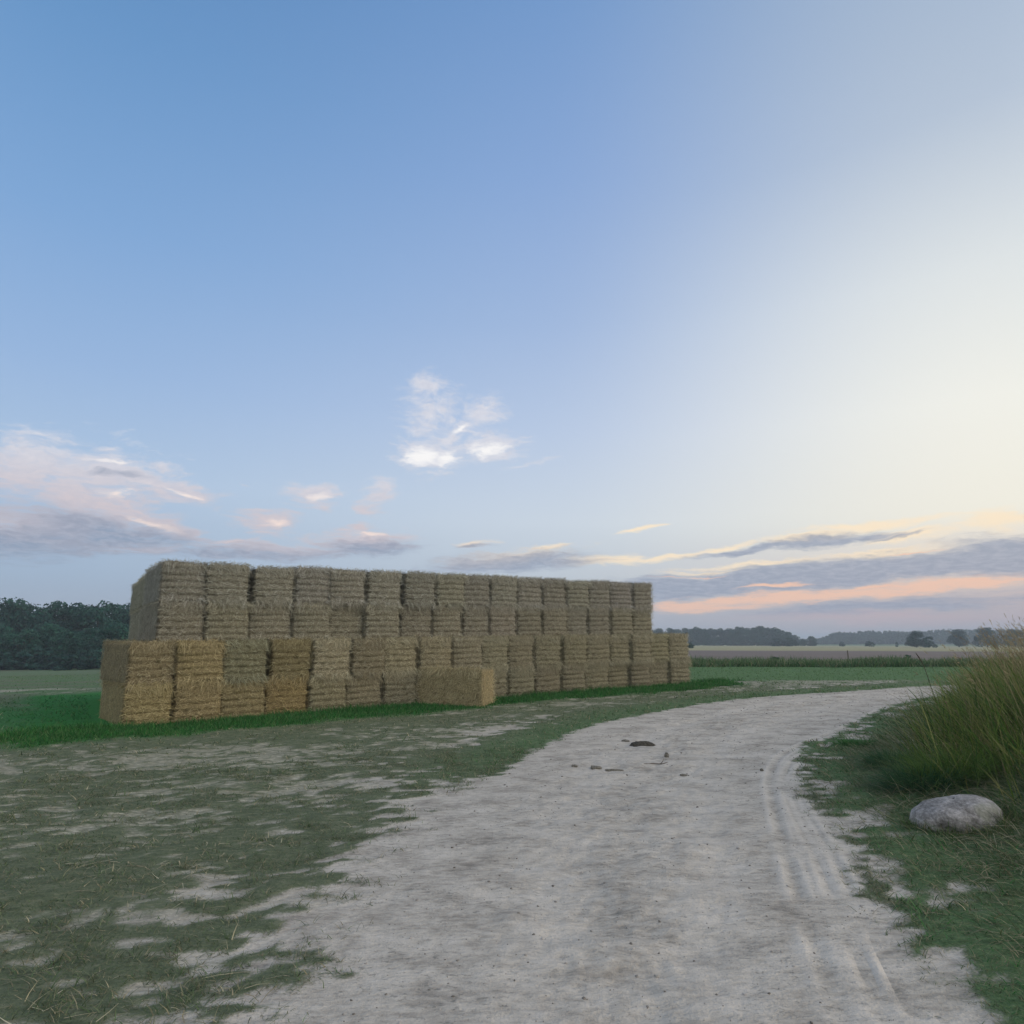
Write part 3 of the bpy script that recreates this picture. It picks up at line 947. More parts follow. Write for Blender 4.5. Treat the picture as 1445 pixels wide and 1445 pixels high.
def blade_obj(name, parts, label=None, cat=None):
    Vv, Qq, T = [], [], []; o_ = 0
    for v, q, t in parts:
        Vv.append(v); Qq.append(q + o_); T.append(t); o_ += len(v)
    me = mesh_arrays(name, np.vstack(Vv), np.vstack(Qq))
    vcol(me, 'tint', np.vstack(T))
    return link(name, me, m_blade, None, kind='stuff', label=label, category=cat)
def pick(r, pal, n, jit=.12):
    pal = np.array(pal)
    return pal[r.integers(0, len(pal), n)] * r.normal(1, jit, (n, 1)).clip(.6, 1.5)

def scatter(n, x0, x1, y0, y1, r, pw=1.0):
    return r.uniform(x0, x1, n), y0 + (y1 - y0) * r.random(n) ** pw
# short grass of the worn verge
r = np.random.default_rng(3)
GREENS = [(.07, .115, .05), (.10, .155, .07), (.125, .16, .085), (.17, .185, .11)]
DRY = [(.30, .27, .17), (.36, .33, .22), (.24, .22, .14)]
RICH = [(.016, .12, .022), (.03, .16, .03), (.06, .19, .05), (.02, .10, .022), (.09, .17, .06)]
N = 420000
ang = r.uniform(math.radians(-50), math.radians(50), N); rad = 2.3 + 20 * r.random(N) ** 1.25
x = np.sin(ang) * rad * 1.05; y = np.cos(ang) * rad
sd_ = poly_sd(x, y); cv, lu = cover(x, y, sd_)
wd, a_, d_ = wall_d(x, y)
keep = (r.random(N) < cv ** 2 * np.where(lu > .5, .55, .9)) & ~((wd < .02)) & ~(right_side(x, y) & (sd_ > 1.5))
x, y, sd_, cv, lu = x[keep], y[keep], sd_[keep], cv[keep], lu[keep]
n_ = len(x); rad = np.hypot(x, y)
print('verge blades', n_)
z = H(x, y, sd_) - .004
tint = pick(r, GREENS, n_); dr = r.random(n_) < .16; tint[dr] = pick(r, DRY, dr.sum())
li = r.random(n_) < lu * 1.1; tint[li] = pick(r, RICH, li.sum())
tf = sstep(.55, .7, fbm(x * 4, y * 4, 3, 71))
hg = r.uniform(.02, .06, n_) * (1 + lu * .7 + tf * .9); wdt = (.0025 + .0008 * rad) * r.uniform(.7, 1.3, n_)
SG = [blades(x, y, z, hg, wdt, r.uniform(.3, 1.8, n_), tint, 2, .7, seed=5)]
N = 520000
ang = r.uniform(math.radians(-46), math.radians(42), N); rad = 2.2 + 7.5 * r.random(N) ** .8
x = np.sin(ang) * rad * 1.05; y = np.cos(ang) * rad
sd_ = poly_sd(x, y); cv, lu = cover(x, y, sd_); wd, a_, d_ = wall_d(x, y)
keep = (r.random(N) < cv ** 1.6) & (wd > .3) & ~(right_side(x, y) & (sd_ > 1.5))
x, y, sd_ = x[keep], y[keep], sd_[keep]; n_ = len(x)
print('near blades', n_)
tf = sstep(.45, .68, fbm(x * 3.5, y * 3.5, 3, 71))
tint = pick(r, GREENS, n_, .2) * (.8 + .4 * fbm(x * 1.2, y * 1.2, 2, 72))[:, None]; dr = r.random(n_) < .24; tint[dr] = pick(r, DRY, dr.sum()) * .85
SG.append(blades(x, y, H(x, y, sd_) - .003, r.uniform(.015, .045, n_) * (1 + tf * 1.1), r.uniform(.003, .006, n_), r.uniform(.3, 2.2, n_), tint, 2, .9, seed=51))
blade_obj('short_grass', SG, 'short worn grass patches between the stack and the track', 'grass')

# lush strip along the foot of the stack
r = np.random.default_rng(4)
N = 150000
a_ = r.uniform(-6, 17.5, N); d_ = r.uniform(-.1, 2.0, N) * 1.0
x = P0[0] + WD[0] * a_ + WN[0] * d_; y = P0[1] + WD[1] * a_ + WN[1] * d_
ins = (d_ < .04) & (a_ > -.05) & (a_ < 15.3)
sd_ = poly_sd(x, y); cv, lu = cover(x, y, sd_)
keep = ~ins & (r.random(N) < sstep(.1, 1.0, lu)) & (sd_ > .3)
x, y, sd_, d_ = x[keep], y[keep], sd_[keep], d_[keep]
n_ = len(x)
hg = r.uniform(.05, .13, n_) * (1.15 - .3 * np.clip(d_, 0, 1.5)) * (1 + .8 * sstep(.3, .05, d_) * fbm(x * 2, y * 2, 2, 3))
blade_obj('lush_grass', [blades(x, y, H(x, y, sd_) - .005, hg, (.0055 + .0006 * np.hypot(x, y)) * r.uniform(.7, 1.2, n_), r.uniform(.1, .9, n_), pick(r, RICH, n_), 2, .6, seed=6)],
          'bright green strip of grass along the foot of the stack', 'grass')

# grass in front of the far field, behind and left of the stack
r = np.random.default_rng(8)
N = 60000
x = np.concatenate([r.uniform(4, 45, N), r.uniform(-45, -9, N // 2)]); y = np.concatenate([r.uniform(16, Y_MARGIN, N), r.uniform(14, 45, N // 2)])
sd_ = poly_sd(x, y); cv, lu = cover(x, y, sd_); wd, a_, d_ = wall_d(x, y)
keep = (r.random(len(x)) < cv) & (wd > .3) & (sd_ > .1)
x, y, sd_ = x[keep], y[keep], sd_[keep]; n_ = len(x)
tint = pick(r, [(.06, .14, .04), (.08, .17, .055), (.11, .17, .06)], n_)
blade_obj('meadow_grass', [blades(x, y, H(x, y, sd_) - .01, r.uniform(.03, .09, n_), r.uniform(.012, .03, n_), r.uniform(.2, 1, n_), tint, 2, .6, seed=9)],
          'mown meadow grass beyond the stack', 'grass')

# weeds along the edge of the far field
r = np.random.default_rng(10)
N = 42000
x = r.uniform(2, 62, N); yy = r.random(N)
y = Y_MARGIN + .2 + yy * 3.2 + .3 * np.sin(x * .7)
hh = (.28 + .45 * fbm(x * .55, y * .4, 3, 61)) * r.uniform(.5, 1.15, N)
tint = pick(r, [(.045, .11, .045), (.065, .14, .055), (.09, .17, .065), (.13, .17, .09)], N)
dr = r.random(N) < .08; tint[dr] = pick(r, [(.24, .21, .13), (.2, .2, .13)], dr.sum())
blade_obj('field_margin_weeds', [blades(x, y, H(x, y) - .02, hh, r.uniform(.018, .045, N), r.uniform(.1, .7, N), tint, 3, .6, seed=12)],
          'tall weeds along the edge of the bare field', 'weeds')

c0 = ground_px(1366, 1168, lambda a, b_: H(a, b_))
# the overgrown bank on the right: short edge grass, tall tussocks, seed stalks
r = np.random.default_rng(14)
parts = []
def bank_pts(N, x0, x1, y0, y1, dmin, dmax, soft=.4):
    x = r.uniform(x0, x1, N); y = r.uniform(y0, y1, N)
    sd_ = poly_sd(x, y)
    k = (right_side(x, y) | (right_side(x + .3, y) & (x > 0))) & (sd_ > dmin) & (sd_ < dmax)
    k &= r.random(N) < sstep(dmin, dmin + soft, sd_)
    return x[k], y[k], sd_[k]
# low trailing grass at the edge, combed towards the track
x, y, sd_ = bank_pts(260000, 2.4, 14, 2.0, 19, -.15, 3.2, .7)
cl = fbm(x * 2.4, y * 2.4, 3, 91)
k = (r.random(len(x)) < sstep(.22, .5, cl + sd_ * .2))
x, y, sd_, cl = x[k], y[k], sd_[k], cl[k]; n_ = len(x); rad = np.hypot(x, y)
tint = pick(r, [(.045, .10, .035), (.07, .13, .045), (.11, .15, .06), (.17, .18, .09)], n_)
dr = r.random(n_) < .30; tint[dr] = pick(r, DRY, dr.sum())
hg = r.uniform(.05, .20, n_) * (.55 + .7 * sstep(0, 1.3, sd_)) * (.7 + .8 * cl)
parts.append(blades(x, y, H(x, y, sd_) - .006, hg, (.003 + .0006 * rad) * r.uniform(.8, 1.3, n_), r.uniform(.4, 2.0, n_), tint, 3, .8, phi=r.normal(math.pi, .9, n_), seed=15))
th_ = r.uniform(math.pi * .9, math.pi * 2.1, 900); bx_ = c0[0] + np.cos(th_) * (.36 + r.uniform(-.02, .10, 900)); by_ = c0[1] + .1 + np.sin(th_) * (.25 + r.uniform(-.02, .10, 900))
parts.append(blades(bx_, by_, H(bx_, by_) - .01, r.uniform(.05, .15, 900), r.uniform(.004, .008, 900), r.uniform(.1, .9, 900), pick(r, [(.05, .11, .035), (.08, .14, .045), (.15, .16, .07)], 900), 3, .8, seed=19))
blade_obj('bank_edge_grass', parts, 'low trailing grass spilling onto the track at the right', 'grass')
parts = []
# tall grass
TP = [(.075, .15, .03), (.11, .19, .035), (.16, .21, .05), (.22, .22, .08), (.05, .11, .03)]
x, y, sd_ = bank_pts(150000, 4.2, 17, 5.2, 19, .95, 9.0, 1.4)
tus = fbm(x * 1.1, y * 1.1, 3, 95)
k = r.random(len(x)) < sstep(.28, .5, tus) * .9
x, y, sd_, tus = x[k], y[k], sd_[k], tus[k]; n_ = len(x)
print('tall', n_)
hmax = .26 + .94 * sstep(.5, 1.9, sd_) * sstep(5.2, 8.0, y + .25 * (x - 4))
hg = hmax * (.55 + .9 * (tus - .3)).clip(.45, 1.2) * r.uniform(.5, 1.1, n_)
tint = pick(r, TP, n_)
dryp = sstep(.42, .62, fbm(x * .8, y * .8, 3, 99)) * .42 * sstep(1.5, 3.5, sd_) + .10
dr = r.random(n_) < dryp; tint[dr] = pick(r, [(.24, .21, .11), (.30, .26, .14), (.19, .17, .09)], dr.sum())
parts.append(blades(x, y, H(x, y, sd_) - .01, hg, (.0055 + .0006 * np.hypot(x, y)) * r.uniform(.7, 1.5, n_), r.uniform(.05, .55, n_) + .5 * (r.random(n_) < .15), tint, 4, .8,
                    phi=r.normal(math.pi * .95, 1.1, n_), seed=16))
# seed stalks
x, y, sd_ = bank_pts(9000, 4.6, 16, 6, 17, 1.5, 8.0, 1.2)
n_ = len(x)
hg = (.40 + .96 * sstep(.9, 2.4, sd_)) * r.uniform(.7, 1.12, n_)
ph = r.normal(math.pi, .8, n_); ln_ = r.uniform(.1, .4, n_)
tint = pick(r, [(.26, .22, .12), (.33, .28, .16), (.2, .16, .09)], n_)
v, q, t = blades(x, y, H(x, y, sd_) - .01, hg, np.full(n_, .006), ln_, tint, 4, .6, phi=ph, seed=17)
parts.append((v, q, t))
tip = v.reshape(n_, 10, 3)[:, 8:, :].mean(1); pre = v.reshape(n_, 10, 3)[:, 6:8, :].mean(1)
dd = tip - pre; dd /= np.linalg.norm(dd, axis=1, keepdims=True)
for kx in range(4):                               # feathery heads
    rt = tip - dd * r.uniform(.0, .13, (n_, 1))
    jd = dd + r.normal(0, .28, (n_, 3))
    vv, qq = strands(rt, jd, np.tile([.3, -1., .1], (n_, 1)), r.uniform(.03, .07, n_), r.uniform(.005, .01, n_), 2, .2, .2, r)
    parts.append((vv, qq, np.repeat(tint * .9, 6, axis=0)))
blade_obj('tall_grass', parts, 'tall seeding grass on the bank at the right', 'grass')

# a dark drooping tussock of lush grass beside the boulder
r = np.random.default_rng(30)
def tussock(px, py, R, n, h, pal, label, name='grass_tussock', up=.0):
    c_ = ground_px(px, py, lambda a, b_: H(a, b_))
    q = np.sqrt(r.random(n)) * R; th_ = r.uniform(0, 2 * np.pi, n)
    x = c_[0] + q * np.cos(th_); y = c_[1] + q * np.sin(th_) * .8
    v, qd, t = blades(x, y, H(x, y) - .01, h * r.uniform(.55, 1.1, n), r.uniform(.004, .009, n), r.uniform(.2, 1.1, n) * (q / R * .8 + .3), pick(r, pal, n), 5, 1.1,
                      phi=th_ + r.normal(0, .5, n), seed=int(px))
    me = mesh_arrays(name, v, qd); vcol(me, 'tint', t)
    return link(name, me, m_blade, None, label=label, category='tussock')
BLUEG = [(.02, .075, .035), (.03, .10, .045), (.045, .12, .05)]
tussock(1303, 1112, .32, 1700, .30, BLUEG, 'dark blue green drooping tussock just behind the grey boulder')
tussock(1262, 1082, .26, 1500, .24, BLUEG + [(.04, .11, .03)], 'smaller dark green tussock below the tall bank grass, left of the big one')
tussock(1206, 1052, .26, 1000, .13, [(.03, .13, .03), (.045, .16, .035)], 'low bright green tuft at the edge of the track below the bank')
tussock(1345, 1104, .34, 1500, .46, [(.08, .15, .03), (.11, .18, .04)], 'upright yellow green tussock behind the right end of the boulder')

# ------------------------------------------------------------------ boulder, clods, twigs, gravel
def rock_mesh(name, sx, sy, sz, seed, nu=64, nv=40, amp=.16):
    U, W_ = np.meshgrid(np.linspace(0, 2 * np.pi, nu, endpoint=False), np.linspace(.02, np.pi - .02, nv))
    x = np.sin(W_) * np.cos(U); y = np.sin(W_) * np.sin(U); z = np.cos(W_)
    d = 1 + amp * 2 * (fbm(x * 1.3 + 5 + z, y * 1.3 + 5 - z * .7, 3, seed) - .5) + .05 * (fbm(x * 7 + z * 3, y * 7 - z * 2, 3, seed + 2) - .5)
    e = lambda a: np.sign(a) * np.abs(a) ** .85
    Vv = np.stack([(e(x) * sx * d).ravel(), (e(y) * sy * d).ravel(), (e(z) * sz * d).ravel()], 1)
    i = np.arange(nu * nv).reshape(nv, nu); j = np.roll(i, -1, 1)
    Qq = np.stack([i[:-1], i[1:], j[1:], j[:-1]], -1).reshape(-1, 4)
    me = mesh_arrays(name, Vv, Qq, True)
    return me
m_rock, n, b = new_mat('grey_granite', .85, .3)
tcn = n.new('ShaderNodeTexCoord').outputs['Object']
a1 = n.noise(tcn, 5, 6, .65); a2 = n.noise(tcn, 40, 4, .7)
f = n.m('ADD', n.m('MULTIPLY', a1, .65), n.m('MULTIPLY', a2, .35))
col = n.ramp(f, [(.36, (.09, .085, .08)), (.46, (.19, .185, .18)), (.55, (.31, .30, .295)), (.66, (.48, .465, .45))])
col = n.mix(n.m('MULTIPLY', n.smooth(n.noise(tcn, 3.2, 3, .5), .54, .68), .5), col, (.20, .22, .15))
n.l.new(col, b.inputs['Base Color']); bump(n, b, f, .6, .03)
o = link('boulder', rock_mesh('boulder', .36, .24, .17, 12), m_rock, None, label='smooth grey boulder lying in the grass at the right edge', category='boulder')
o.location = (c0[0] + .0, c0[1] + .1, float(H(c0[0], c0[1])) + .045); o.rotation_euler = (0, -.18, .15)

m_clod, n, b = new_mat('dark_clod', .95, .1)
tcn = n.new('ShaderNodeTexCoord').outputs['Object']
f = n.noise(tcn, 30, 5, .7)
n.l.new(n.ramp(f, [(.35, (.035, .033, .028)), (.6, (.09, .085, .07))]), b.inputs['Base Color']); bump(n, b, f, 1, .02)
m_crumb, n, b = new_mat('dry_clod', .95, .1)
tcn = n.new('ShaderNodeTexCoord').outputs['Object']
f = n.noise(tcn, 40, 5, .7)
n.l.new(n.ramp(f, [(.35, (.10, .095, .08)), (.6, (.22, .21, .18))]), b.inputs['Base Color']); bump(n, b, f, 1, .02)
def clod(px, py, sx, sy, sz, seed, label, rot=0.0, name='dirt_clod', cat='clod'):
    big = seed == 5
    if not big: sx *= .8; sy *= .8
    sz *= 1.35
    c_ = ground_px(px, py)
    me = rock_mesh(name, sx, sy, sz, seed, 44, 26, .42)
    o = link(name, me, m_clod if big else m_crumb, None, label=label, category=cat)
    o.location = (c_[0], c_[1], road_z(c_[0], c_[1]) + sz * .25); o.rotation_euler = (0, 0, rot)
clod(907, 1052, .165, .10, .040, 5, 'largest dark clod lying in the middle of the track')
clod(882, 1046, .075, .04, .014, 6, 'small flat dark clod just left of the largest one')
clod(842, 1084, .10, .055, .022, 7, 'dark crumbly clod with a tail of dirt nearer than the largest one', .2)
clod(866, 1086, .13, .028, .011, 8, 'long thin smear of dark dirt beside the crumbly clod', -.05)
clod(811, 1083, .045, .03, .014, 9, 'little dark lump left of the crumbly clod')
clod(941, 1070, .035, .03, .03, 10, 'small upright dark lump right of the largest clod')
clod(964, 1095, .055, .028, .012, 11, 'small flat lump nearest the tyre tracks')
clod(1075, 1089, .025, .022, .016, 13, 'tiny dark lump beside the left tyre track')
# a forked twig under the upright lump
def tube(pts, rads, k=6):
    pts = np.array(pts, float); Vv = []
    for i, p in enumerate(pts):
        d = pts[min(i + 1, len(pts) - 1)] - pts[max(i - 1, 0)]; d /= np.linalg.norm(d)
        a = np.cross(d, [.13, .2, .97]); a /= np.linalg.norm(a); b_ = np.cross(d, a)
        for j in range(k):
            t = 2 * np.pi * j / k
            Vv.append(p + rads[i] * (np.cos(t) * a + np.sin(t) * b_))
    Qq = []
    for i in range(len(pts) - 1):
        for j in range(k):
            Qq.append((i * k + j, i * k + (j + 1) % k, (i + 1) * k + (j + 1) % k, (i + 1) * k + j))
    return np.array(Vv), np.array(Qq)
def join(parts):
    Vv, Qq = [], []; o_ = 0
    for v, q in parts: Vv.append(v); Qq.append(q + o_); o_ += len(v)
    return np.vstack(Vv), np.vstack(Qq)
m_wood, n, b = new_mat('weathered_wood', .9, .1)
tcn = n.new('ShaderNodeTexCoord').outputs['Object']
n.l.new(n.ramp(n.noise(n.mapping(tcn, (8, 8, 1)), 4, 5, .6), [(.3, (.05, .042, .033)), (.7, (.13, .11, .085))]), b.inputs['Base Color'])
c_ = ground_px(925, 1080); z0 = road_z(*c_) + .008
v, q = join([tube([(-.2, 0, 0), (-.05, .01, .006), (.08, -.01, .004), (.16, .03, .02)], [.004, .006, .006, .003]), tube([(.06, 0, .004), (.10, .05, .02), (.12, .08, .05)], [.005, .004, .002])])
o = link('twig', mesh_arrays('twig', v, q, True), m_wood, None, label='thin forked twig lying on the track below the upright lump', category='twig')
o.location = (c_[0], c_[1], z0)

# loose gravel and crumbs on the track
r = np.random.default_rng(40)
N = 5000
ii = np.array([[0, 1, 2, 2], [0, 2, 3, 3]])
uu = r.random(N); vv = .06 + .5 * r.random(N) ** 1.2
j = (vv * (NV - 1)).astype(int); kk = (uu * (NU - 1)).astype(int)
bi = j * NU + kk
bx, by, bz = rx[bi], ry[bi], hz[bi]
sz = (.0025 + .007 * r.random(N) ** 5) * (.7 + .05 * np.hypot(bx, by))
cube = np.array([[-1, -1, -1], [1, -1, -1], [1, 1, -1], [-1, 1, -1], [-1, -1, 1], [1, -1, 1], [1, 1, 1], [-1, 1, 1]], float)
cube[4:, :2] *= .6
fc = np.array([[0, 3, 2, 1], [4, 5, 6, 7], [0, 1, 5, 4], [1, 2, 6, 5], [2, 3, 7, 6], [3, 0, 4, 7]])
ro = r.uniform(0, 6.28, N)
cj = cube[None] * r.uniform(.6, 1.4, (N, 8, 1)) * sz[:, None, None] * np.array([1.2, 1, .6])
X = cj[:, :, 0] * np.cos(ro)[:, None] - cj[:, :, 1] * np.sin(ro)[:, None]; Y = cj[:, :, 0] * np.sin(ro)[:, None] + cj[:, :, 1] * np.cos(ro)[:, None]
Vv = np.stack([X + bx[:, None], Y + by[:, None], cj[:, :, 2] + bz[:, None] + .001], -1).reshape(-1, 3)
Qq = (fc[None] + (np.arange(N) * 8)[:, None, None]).reshape(-1, 4)
m_grav, n, b = new_mat('gravel', .9, .2)
g = n.new('ShaderNodeNewGeometry')
n.l.new(n.ramp(g.outputs['Random Per Island'], [(0, (.12, .11, .095)), (.45, (.22, .21, .19)), (.7, (.28, .27, .25)), (1, (.42, .40, .38))]), b.inputs['Base Color'])
link('gravel', mesh_arrays('gravel', Vv, Qq), m_grav, None, kind='stuff', label='loose pebbles and crumbs on the track', category='gravel')

# scattered loose straw on the worn grass
r = np.random.default_rng(44)
N = 26000
x, y = r.uniform(-13, 9, N), r.uniform(3, 20, N)
sd_ = poly_sd(x, y); wd, a_, d_ = wall_d(x, y)
k = (sd_ > .2) & ((wd > .9) | ((wd > .1) & (r.random(N) < .8))) & (d_ > 0) & ~right_side(x, y) & (r.random(N) < sstep(.42, .62, fbm(x * .8, y * 1.5, 3, 51)))
x, y, sd_ = x[k], y[k], sd_[k]; n_ = len(x)
ph = r.uniform(0, 6.28, n_)
v, q = strands(np.stack([x, y, H(x, y, sd_) + .018], 1), np.stack([np.cos(ph), np.sin(ph), r.uniform(-.05, .2, n_)], 1), np.tile([0., 0., 1.], (n_, 1)), r.uniform(.05, .16, n_), r.uniform(.003, .008, n_), 2, .1, .2, r)
link('scattered_straw', mesh_arrays('scattered_straw', v, q), m_strand, None, kind='stuff', label='stray straw stalks strewn over the worn grass', category='straw').color = (.95, .95, .9, 1)

# ------------------------------------------------------------------ trees and bushes
def leaf_mat(name, c0, c1, c2):
    m, n, b = new_mat(name, .75, .2)
    g = n.new('ShaderNodeNewGeometry'); oi = n.new('ShaderNodeObjectInfo')
    col = n.ramp(g.outputs['Random Per Island'], [(0, c0), (.5, c1), (1, c2)])
    n.l.new(n.mix(1.0, col, oi.outputs['Color'], 'MULTIPLY'), b.inputs['Base Color'])
    tr = n.new('ShaderNodeBsdfTranslucent'); n.l.new(col, tr.inputs[0])
    ms = n.new('ShaderNodeMixShader'); ms.inputs[0].default_value = .15
    n.l.new(b.outputs[0], ms.inputs[1]); n.l.new(tr.outputs[0], ms.inputs[2])
    n.l.new(ms.outputs[0], n.n['Material Output'].inputs[0])
    return m
m_leaf = leaf_mat('foliage', (.007, .036, .032), (.014, .066, .052), (.030, .10, .068))
m_bark, n, b = new_mat('bark', .95, .1)
tcn = n.new('ShaderNodeTexCoord').outputs['Object']
n.l.new(n.ramp(n.noise(n.mapping(tcn, (6, 6, 1)), 3, 4, .6), [(.3, (.03, .026, .02)), (.7, (.09, .075, .06))]), b.inputs['Base Color'])
def crown_arrays(r, nlobes, nleaf, leaf, rx_=.5, z0=.25, z1=1.0, low=False):
    """unit-height crown: leaf quads on many overlapping lobes"""
    cs, rs_ = [], []
    for i in range(nlobes):
        zt = r.random()
        zz = z0 + (z1 - z0) * (.12 + .78 * zt)
        prof = math.sin(math.pi * min(1, .30 + .64 * zt)) ** .7
        q = rx_ * prof * math.sqrt(r.random()) * .82
        t = r.uniform(0, 6.28)
        cs.append((q * math.cos(t), q * math.sin(t), zz)); rs_.append(r.uniform(.10, .19) * (1.05 - .35 * zt))
    cs = np.array(cs); rs_ = np.array(rs_)
    w_ = rs_ ** 2; w_ /= w_.sum()
    k = r.choice(nlobes, nleaf, p=w_)
    d = r.normal(0, 1, (nleaf, 3)); d /= np.linalg.norm(d, axis=1, keepdims=True)
    p = cs[k] + d * rs_[k][:, None] * (1 + r.normal(0, .09, (nleaf, 1))) * np.array([1, 1, .8])
    nrm = d + r.normal(0, .5, (nleaf, 3)); nrm /= np.linalg.norm(nrm, axis=1, keepdims=True)
    a = np.cross(nrm, r.normal(0, 1, (nleaf, 3))); a /= np.linalg.norm(a, axis=1, keepdims=True)
    b_ = np.cross(nrm, a)
    s = leaf * r.uniform(.5, 1.3, (nleaf, 1))
    Vv = np.stack([p - a * s, p - b_ * s * .6, p + a * s, p + b_ * s * .6], 1).reshape(-1, 3)
    Qq = np.arange(nleaf * 4).reshape(-1, 4)
    return Vv, Qq, cs
def trunk_arrays(r, cs, hb=.62, rad=.022):
    parts = [tube([(0, 0, -.03), (.004, .003, .12), (-.008, .004, .35), (.006, -.004, hb)], [rad * 1.5, rad, rad * .75, rad * .4], 8)]
    for c_ in cs[:7]:
        zb = r.uniform(.2, .5)
        m_ = np.array([c_[0] * .5, c_[1] * .5, (zb + c_[2]) / 2 + .02])
        parts.append(tube([(0, 0, zb), m_, c_], [rad * .5, rad * .32, rad * .12], 5))
    return join(parts)
def tree_meshes(seed, nleaf, leaf, **kw):
    r = np.random.default_rng(seed)
    v, q, cs = crown_arrays(r, 46, nleaf, leaf, **kw)
    cm = mesh_arrays('crown', v, q); cm.materials.append(m_leaf)
    tv, tq = trunk_arrays(r, cs)
    tm = mesh_arrays('trunk', tv, tq, True); tm.materials.append(m_bark)
    return cm, tm
TM = [tree_meshes(200 + i, 7000, .025, rx_=[.42, .5, .36, .46, .40][i], z0=[.05, .0, .1, .04, .12][i]) for i in range(5)]
rt = np.random.default_rng(55)
def tree(name, x, y, hgt, wide, label, group, k=None, tint=(1, 1, 1), cat='tree'):
    cm, tm = TM[int(rt.integers(0, 5)) if k is None else k]
    root = bpy.data.objects.new(name, None); COL.objects.link(root)
    root.location = (x, y, float(H0(np.array(x), np.array(y)))); root.rotation_euler = (0, 0, rt.uniform(0, 6.28))
    root.scale = (hgt * wide, hgt * wide, hgt)
    for nm, me in (('crown', cm), ('trunk', tm)):
        o = link(nm, me, None, root); o.color = (*tint, 1)
    root['label'] = label; root['category'] = cat
    if group: root['group'] = group
    return root
def at_depth(px, Y): return (px - 722.5) / (FPX / math.cos(PITCH)) * Y
def h_for(py, x, y):
    """height a thing at x,y must have for its top to reach photo row py"""
    k = math.tan(math.atan((722.5 - py) / FPX) + PITCH)
    return EYE + k * y - float(H0(np.array(x), np.array(y)))
# left wood, about 95 m off
LW = [(-60, 838, 104), (-25, 846, 108), (8, 842, 103), (42, 850, 106), (75, 846, 102), (104, 851, 105), (134, 846, 103), (160, 851, 108), (186, 848, 110), (212, 852, 112),
      (-8, 880, 92), (30, 886, 90), (66, 878, 93), (100, 888, 91), (130, 884, 94), (164, 878, 90), (196, 886, 92)]
posn = ['far left edge', 'left edge', 'left of the stack']
for i, (px, py, Y) in enumerate(LW):
    x = at_depth(px, Y)
    hh = h_for(py, x, Y)
    back = i < 10
    od = ORD[i] if i < 9 else 'last'
    if back: lab = f'tall dark tree in the back row of the left wood, {od} counted from the left'
    else: lab = f'lower rounded tree at the front of the left wood, {ORD[i - 10]} counted from the left'
    tree('broadleaf_tree', x, Y, hh, 1.0 if back else 1.25, lab, 'trees of the wood at the left', i % 5, (1, 1.0, 1.05) if back else (1.15, 1.2, 1.1))
# undergrowth under the wood
r = np.random.default_rng(61)
def thicket(name, pts, hs, ws, leaf, per, label, tint=(1, 1, 1), kind='stuff', cat='bushes'):
    parts = []
    for (x, y), hgt, wd in zip(pts, hs, ws):
        v, q, _ = crown_arrays(r, 12, per, leaf / hgt, rx_=.5, z0=-.1, z1=1.0)
        v = v * np.array([wd, wd, hgt]) + np.array([x, y, float(H0(np.array(x), np.array(y)))])
        parts.append((v, q))
    v, q = join(parts)
    me = mesh_arrays(name, v, q)
    o = link(name, me, m_leaf, None, label=label, category=cat); o.color = (*tint, 1)
    if kind: o['kind'] = kind
    return o
pts = [(at_depth(px, Y), Y) for px, Y in [(p, 86 + rt.uniform(-2, 8)) for p in np.arange(-60, 225, 7)]]
thicket('undergrowth', pts, rt.uniform(1.6, 3.2, len(pts)), rt.uniform(3, 5, len(pts)), .22, 420, 'dark undergrowth along the foot of the left wood', (.8, .85, .9))

# the far copse right of the stack: trees one can tell apart
CP = [(930, 886.5), (945, 886), (957, 887.5), (968, 886), (981, 884.5), (993, 887), (1003, 887), (1017, 886.3), (1031, 887), (1044, 884), (1055, 886), (1064, 885.5), (1073, 883), (1084, 885.5), (1094, 886), (1104, 889), (1112, 891.5), (1121, 895.5)]
YC = 430
for i, (px, py) in enumerate(CP):
    Y = YC + rt.uniform(-15, 15)
    x = at_depth(px, Y); hh = h_for(py, x, Y)
    n_c = len(CP)
    od = (ORD[i] + ' from the stack') if i < 9 else (ORD[n_c - 1 - i] + ' from its right end')
    extra = ' tallest' if i == 12 else ''
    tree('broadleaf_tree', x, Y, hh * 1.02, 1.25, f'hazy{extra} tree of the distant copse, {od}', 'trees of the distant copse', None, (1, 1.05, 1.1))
pts = [(at_depth(p, YC - 10), YC - 10 + rt.uniform(-6, 6)) for p in np.arange(926, 1128, 3.0)]
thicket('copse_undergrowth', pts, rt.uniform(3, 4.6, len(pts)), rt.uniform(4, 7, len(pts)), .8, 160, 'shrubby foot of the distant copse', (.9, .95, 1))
# bushes in front of the copse and out in the fields
def bush(px, ptop, Y, wpx, label, group=None, tint=(1, 1, 1), name='bush'):
    x = at_depth(px, Y); hh = h_for(ptop, x, Y); wm = wpx / (FPX / math.cos(PITCH)) * Y
    rr = np.random.default_rng(int(px * 7))
    v, q, cs = crown_arrays(rr, 26, 2200, .045 * 1.0, rx_=.5, z0=-.05, z1=1.0)
    cm = mesh_arrays('foliage', v, q); cm.materials.append(m_leaf)
    tm = mesh_arrays('stem', *trunk_arrays(rr, cs, .5, .02), True); tm.materials.append(m_bark)
    root = bpy.data.objects.new(name, None); COL.objects.link(root)
    root.location = (x, Y, float(H0(np.array(x), np.array(Y)))); root.scale = (wm, wm, hh)
    for nm, me in (('foliage', cm), ('stem', tm)):
        o = link(nm, me, None, root); o.color = (*tint, 1)
    root['label'] = label; root['category'] = 'bush'
    if group: root['group'] = group
